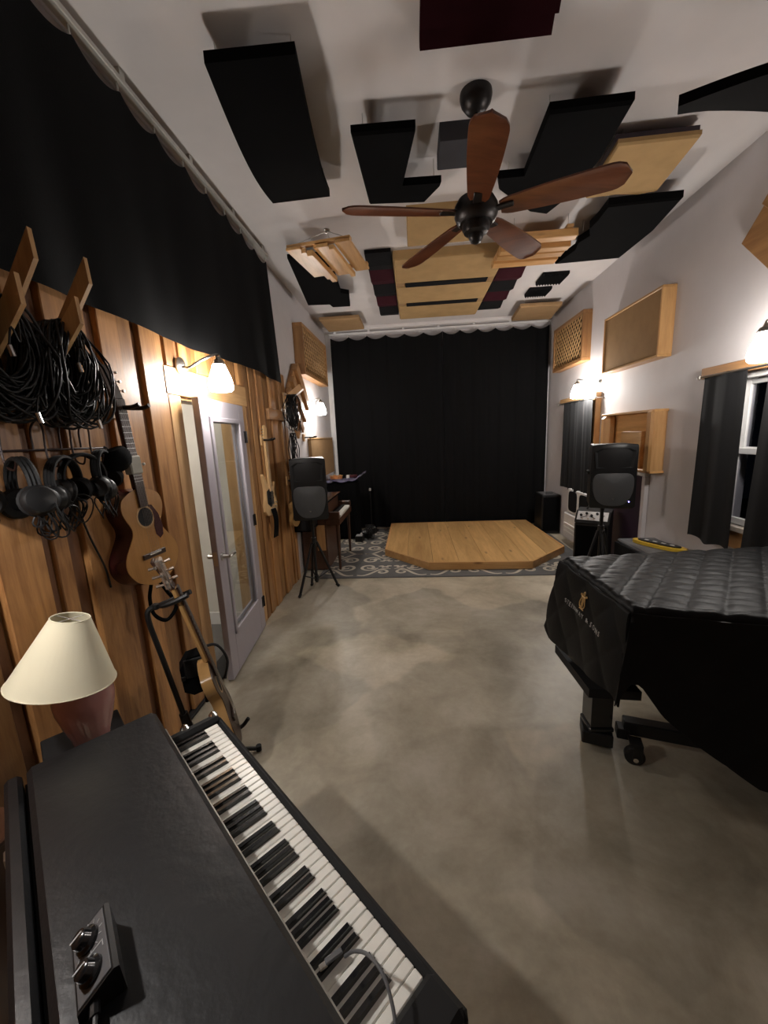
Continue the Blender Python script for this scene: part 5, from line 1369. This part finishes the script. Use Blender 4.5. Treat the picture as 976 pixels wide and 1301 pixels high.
# ------------------------------------------------------------------ right side equipment
def boxcase(name, lab, cat, x0, x1, y0, y1, z0, z1, mat='blk', ch=0.012, group=None):
    t = thing(name, lab, cat, ((x0 + x1) / 2, (y0 + y1) / 2, z0), 0, group)
    part(t, 'cabinet', MB().span((x0, y0, z0), (x1, y1, z1), ch), mat)
    return t
t = boxcase('subwoofer', 'plain black subwoofer cabinet in the corner right of the stage', 'loudspeaker', 2.06, 2.355, 6.58, 6.98, 0.013, 0.655)
part(t, 'top_plate', MB().span((2.09, 6.62, 0.655), (2.33, 6.94, 0.662), 0.003), 'grey')
part(t, 'front_grille', MB().span((2.08, 6.572, 0.06), (2.34, 6.58, 0.62), 0.003), 'blackcloth')
part(t, 'top_handle', MB().span((2.15, 6.70, 0.662), (2.27, 6.73, 0.674), 0.004), 'blk')

t = thing('combo_amplifier', 'black combo amplifier with slanted white control panel under the right loudspeaker', 'amplifier', (2.075, 4.72, 0.013), math.radians(-33))
S_ = Matrix(((0, 0, 1, 0), (1, 0, 0, 0), (0, 1, 0, 0), (0, 0, 0, 1)))
def ap(nm, m, mat, **k): return part(t, nm, m, mat, world=False, **k)
ap('cabinet', MB().span((-0.18, -0.145, 0.0), (0.18, 0.145, 0.62), 0.012), 'blk')
ap('slanted_top', MB().prism([(-0.145, 0.622), (-0.14, 0.645), (-0.035, 0.745), (0.145, 0.755), (0.145, 0.622)], -0.18, 0.18, S_), 'blk')
CT = Matrix.Translation((0, -0.0905, 0.697)) @ Matrix.Rotation(math.atan2(0.10, 0.105), 4, 'X')
def cp(nm, m, mat, **k):
    m.v = [CT @ p for p in m.v]; return ap(nm, m, mat, **k)
cp('control_panel', MB().box((0, 0, 0.0), (0.32, 0.125, 0.006), 0, 0.002), 'panelwhite')
for k in range(5): cp('knob', MB().lathe([(0.015, 0.003), (0.013, 0.020), (0.0, 0.021)], 10, Matrix.Translation((-0.12 + 0.055 * k, 0.028 if k % 2 else 0.0, 0))), 'blk')
for k in range(4): cp('jack', MB().lathe([(0.007, 0.003), (0.006, 0.008), (0.0, 0.008)], 8, Matrix.Translation((-0.10 + 0.06 * k, -0.045, 0))), 'chrome')
cp('panel_stripe', MB().box((-0.09, -0.02, 0.0035), (0.07, 0.008, 0.001), 0.5).box((0.0, -0.02, 0.0035), (0.07, 0.008, 0.001), -0.4).box((0.10, 0.0, 0.0035), (0.05, 0.008, 0.001), 0.5), 'blk')
ap('handle', MB().tube(curve([(-0.09, 0.06, 0.752), (-0.07, 0.06, 0.775), (0.0, 0.06, 0.783), (0.07, 0.06, 0.775), (0.09, 0.06, 0.752)], 5), 0.009, 8), 'blk')
ap('grille_cloth', MB().span((-0.16, -0.152, 0.04), (0.16, -0.145, 0.59), 0.003), 'blackcloth')

t = thing('wall_heater', 'white wall heater with two dark rounded grilles below the far window', 'heater', (RW, 5.65, 0.1), 0)
part(t, 'upper_panel', MB().span((RW - 0.11, 5.27, 0.48), (RW - 0.001, 6.05, 0.845), 0.012), 'trimwhite')
part(t, 'lower_cabinet', MB().span((RW - 0.135, 5.25, 0.10), (RW - 0.001, 6.10, 0.475), 0.012), 'trimwhite')
for a, b in ((5.32, 5.60), (5.70, 5.98)):
    m = MB(); n = 24; pts = []
    for i in range(n):
        an = 2 * PI * i / n; cx_ = math.copysign(abs(math.cos(an)) ** 0.4, math.cos(an)); sy_ = math.copysign(abs(math.sin(an)) ** 0.4, math.sin(an))
        pts.append(((a + b) / 2 + cx_ * (b - a) / 2, 0.668 + sy_ * 0.145))
    m.prism(pts, RW - 0.122, RW - 0.105, S_); part(t, 'grille', m, 'char')
for z in (0.20, 0.26, 0.32): part(t, 'louver', MB().box((RW - 0.14, 5.68, z), (0.02, 0.74, 0.022), 0, 0.004), 'white')

t = thing('plum_wall_board', 'dark plum board with pale trim on the right wall behind the loudspeaker', 'panel', (RW, 4.70, 0))
part(t, 'board', MB().span((RW - 0.025, 4.26, 0.02), (RW - 0.002, 5.12, 1.20), 0.003), 'plum')
part(t, 'top_trim', MB().span((RW - 0.05, 4.20, 1.20), (RW - 0.001, 5.16, 1.235), 0.004), 'trimwhite')
part(t, 'side_trim', MB().span((RW - 0.045, 4.20, 0.02), (RW - 0.001, 4.258, 1.198), 0.004), 'wall')

t = boxcase('low_cabinet', 'low dark grey cabinet by the right wall beyond the covered piano', 'cabinet', 1.98, 2.34, 3.42, 3.98, 0.0, 0.625, 'grey')
part(t, 'side_trim', MB().span((1.955, 3.43, 0.02), (1.979, 3.97, 0.60), 0.004), 'char')
bd = thing('yellow_case', 'flat yellow and black oval board lying on the low grey cabinet', 'board', (2.19, 3.66, 0.627))
m = MB(); OT = Matrix.Translation((2.19, 3.66, 0.627)) @ Matrix.Rotation(math.radians(-62), 4, 'Z')
pts = [(0.235 * math.copysign(abs(math.cos(2 * PI * i / 32)) ** 0.8, math.cos(2 * PI * i / 32)), 0.075 * math.copysign(abs(math.sin(2 * PI * i / 32)) ** 0.8, math.sin(2 * PI * i / 32))) for i in range(32)]
part(bd, 'rim', MB().prism(pts, 0, 0.028, OT), 'yellow')
part(bd, 'top_pad', MB().prism([(x * 0.80, y * 0.62) for x, y in pts], 0.0285, 0.038, OT), 'blk')
for k in range(4): part(bd, 'white_label', MB().box((OT @ Vector((-0.11 + 0.075 * k, 0.0, 0.0395))).to_tuple(), (0.035, 0.022, 0.002), math.radians(-62)), 'white')

# ------------------------------------------------------------------ left side equipment by the stage
t = thing('wall_rack', 'black wall mounted equipment rack behind the left loudspeaker', 'rack', (L, 4.76, 0.62))
WR = L + 0.045
part(t, 'shell', MB().span((WR, 4.60, 0.62), (WR + 0.02, 4.94, 1.50)).span((WR, 4.60, 0.62), (WR + 0.20, 4.615, 1.50)).span((WR, 4.925, 0.62), (WR + 0.20, 4.94, 1.50)).span((WR, 4.60, 1.485), (WR + 0.20, 4.94, 1.50)).span((WR, 4.60, 0.62), (WR + 0.20, 4.94, 0.635)), 'blkmatte', True, False)
for k in range(6):
    z = 0.65 + k * 0.14
    u_ = part(t, 'rack_unit', MB().span((WR + 0.02, 4.617, z), (WR + 0.205, 4.923, z + 0.115), 0.003), 'blk')
    link('edge_strip', MB().box((WR + 0.206 - L, -0.0, z + 0.118 - 0.62), (0.012, 0.30, 0.008)).data('edge_strip', 'ltgrey', False), u_)

t = thing('spinet_piano', 'dark brown spinet piano with its keys seen end on behind the left loudspeaker', 'piano', (-1.25, 5.4, 0.013))
part(t, 'case', MB().span((L + 0.02, 4.95, 0.013), (-1.17, 5.86, 0.90), 0.008), 'brownlac')
part(t, 'lid', MB().span((L + 0.015, 4.93, 0.902), (-1.13, 5.88, 0.925), 0.005), 'blkgloss')
part(t, 'side_panel', MB().span((-1.30, 4.942, 0.28), (-1.19, 4.949, 0.62), 0.002), 'pine_z')  # paler wood patch stands for the light falling on the case end
part(t, 'key_bed', MB().span((-1.169, 4.93, 0.62), (-0.98, 5.88, 0.70), 0.006), 'brownlac')
part(t, 'white_keys', MB().span((-1.13, 5.03, 0.701), (-0.985, 5.78, 0.735), 0.004), 'ivory')
for k in range(12): part(t, 'black_key', MB().span((-1.13, 5.06 + 0.06 * k, 0.736), (-1.05, 5.08 + 0.06 * k, 0.748), 0.002), 'blk')
for y in (4.93, 5.83): part(t, 'key_cheek', MB().span((-1.168, y, 0.701), (-0.985, y + 0.05, 0.79), 0.01), 'brownlac')
for y in (4.965, 5.80): part(t, 'leg', MB().tube([(-1.02, y, 0.62), (-1.02, y, 0.014)], [0.026, 0.016], 10), 'brownlac')

t = thing('draped_table', 'tall stand draped in black with purple cloth by the left end of the stage curtain', 'table', (-1.22, 6.75, 0.013))
part(t, 'frame', MB().span((-1.46, 6.52, 0.013), (-1.0, 7.02, 0.96), 0.01), 'blackcloth')
part(t, 'skirt', MB().thick(lambda u, v: (lerp(-1.46, -0.985, u) + 0.0, 6.50 - 0.012 * math.sin(u * 30) * v, lerp(0.985, 0.06, v)), 40, 6, (0, 0.006, 0)), 'blackcloth')
pc = thing('purple_cloth', 'crumpled purple cloth lying on the draped table by the stage curtain', 'cloth', (-1.2, 6.75, 0.962))
def cloth(u, v):
    x = lerp(-1.50, -0.86, u); y = lerp(6.48, 7.0, v)
    z = 1.008 + 0.014 * math.sin(x * 26 + y * 9) * math.cos(y * 17)
    if u > 0.72: z += (u - 0.72) * 0.42
    return (x, y, z)
part(pc, 'cloth', MB().thick(cloth, 30, 18, (0, 0, -0.006)), 'purple', True, True, 80)
tb_ = thing('tambourine', 'orange wooden tambourine on the purple cloth', 'tambourine', (-1.33, 6.68, 1.0))
m = MB().lathe([(0.085, 1.040), (0.105, 1.040), (0.105, 1.088), (0.085, 1.088), (0.085, 1.040)], 24, Matrix.Translation((-1.34, 6.68, 0))); m.f = [f for f in m.f if len(f) == 4]
part(tb_, 'hoop', m, 'orange')
for k in range(6):
    a = k * PI / 3; part(tb_, 'jingle', MB().lathe([(0.0, 1.064), (0.020, 1.095), (0.0, 1.067)], 10, Matrix.Translation((-1.34 + 0.10 * math.cos(a), 6.68 + 0.10 * math.sin(a), 0))), 'gold')
sh_ = thing('shaker', 'small pale shaker standing on the purple cloth beside the tambourine', 'shaker', (-1.15, 6.72, 1.0))
part(sh_, 'body', MB().lathe([(0.0, 1.042), (0.03, 1.042), (0.034, 1.060), (0.03, 1.090), (0.0, 1.095)], 14, Matrix.Translation((-1.14, 6.70, 0))), 'white')
cg = thing('claves', 'dark red wooden percussion block on the purple cloth', 'percussion block', (-1.03, 6.72, 1.0))
part(cg, 'block', MB().box((-1.05, 6.70, 1.070), (0.13, 0.06, 0.05), 0.4, 0.006), 'redwood')
part(cg, 'slot', MB().box((-1.055, 6.688, 1.096), (0.10, 0.012, 0.004), 0.4), 'blk')

rnd = random.Random(9)
for k, (x, y, lab) in enumerate(((-0.95, 6.38, 'black foot pedal with pale knob on the rug nearest the spinet legs'), (-0.86, 6.62, 'black foot pedal in the middle of the rug clutter by the curtain'), (-0.80, 6.86, 'black foot pedal closest to the curtain in the rug clutter'))):
    t = thing('foot_pedal', lab, 'pedal', (x, y, 0.013), rnd.uniform(-0.6, 0.6), 'foot pedals on the rug')
    part(t, 'housing', MB().box((0, 0, 0.05), (0.13, 0.17, 0.10), 0, 0.008), 'blk', False)
    part(t, 'treadle', MB().box((0, -0.03, 0.106), (0.10, 0.09, 0.012), 0, 0.004), 'ltgrey' if k < 2 else 'metal', False)
    part(t, 'knob', MB().lathe([(0.018, 0.10), (0.015, 0.125), (0.0, 0.126)], 10, Matrix.Translation((0.02, 0.055, 0))), 'white', False)
coil('cable_coil', 'tangle of black cable on the rug beside the foot pedals', (-0.80, 6.50, 0.26), 0.10, 16, 8, 0.05, False, 'black cable coils', 1.15)
ms = thing('microphone_stand', 'black microphone stand with pale clip in front of the stage curtain', 'stand', (-0.82, 7.10, 0.013))
part(ms, 'base', MB().lathe([(0.13, 0.013), (0.125, 0.03), (0.03, 0.045), (0.0, 0.045)], 20, Matrix.Translation((-0.82, 7.10, 0))), 'blk')
part(ms, 'pole', MB().tube([(-0.82, 7.10, 0.04), (-0.82, 7.10, 0.78)], 0.010, 8), 'blk')
part(ms, 'clip', MB().box((-0.82, 7.08, 0.78), (0.035, 0.05, 0.05), 0, 0.006), 'white')
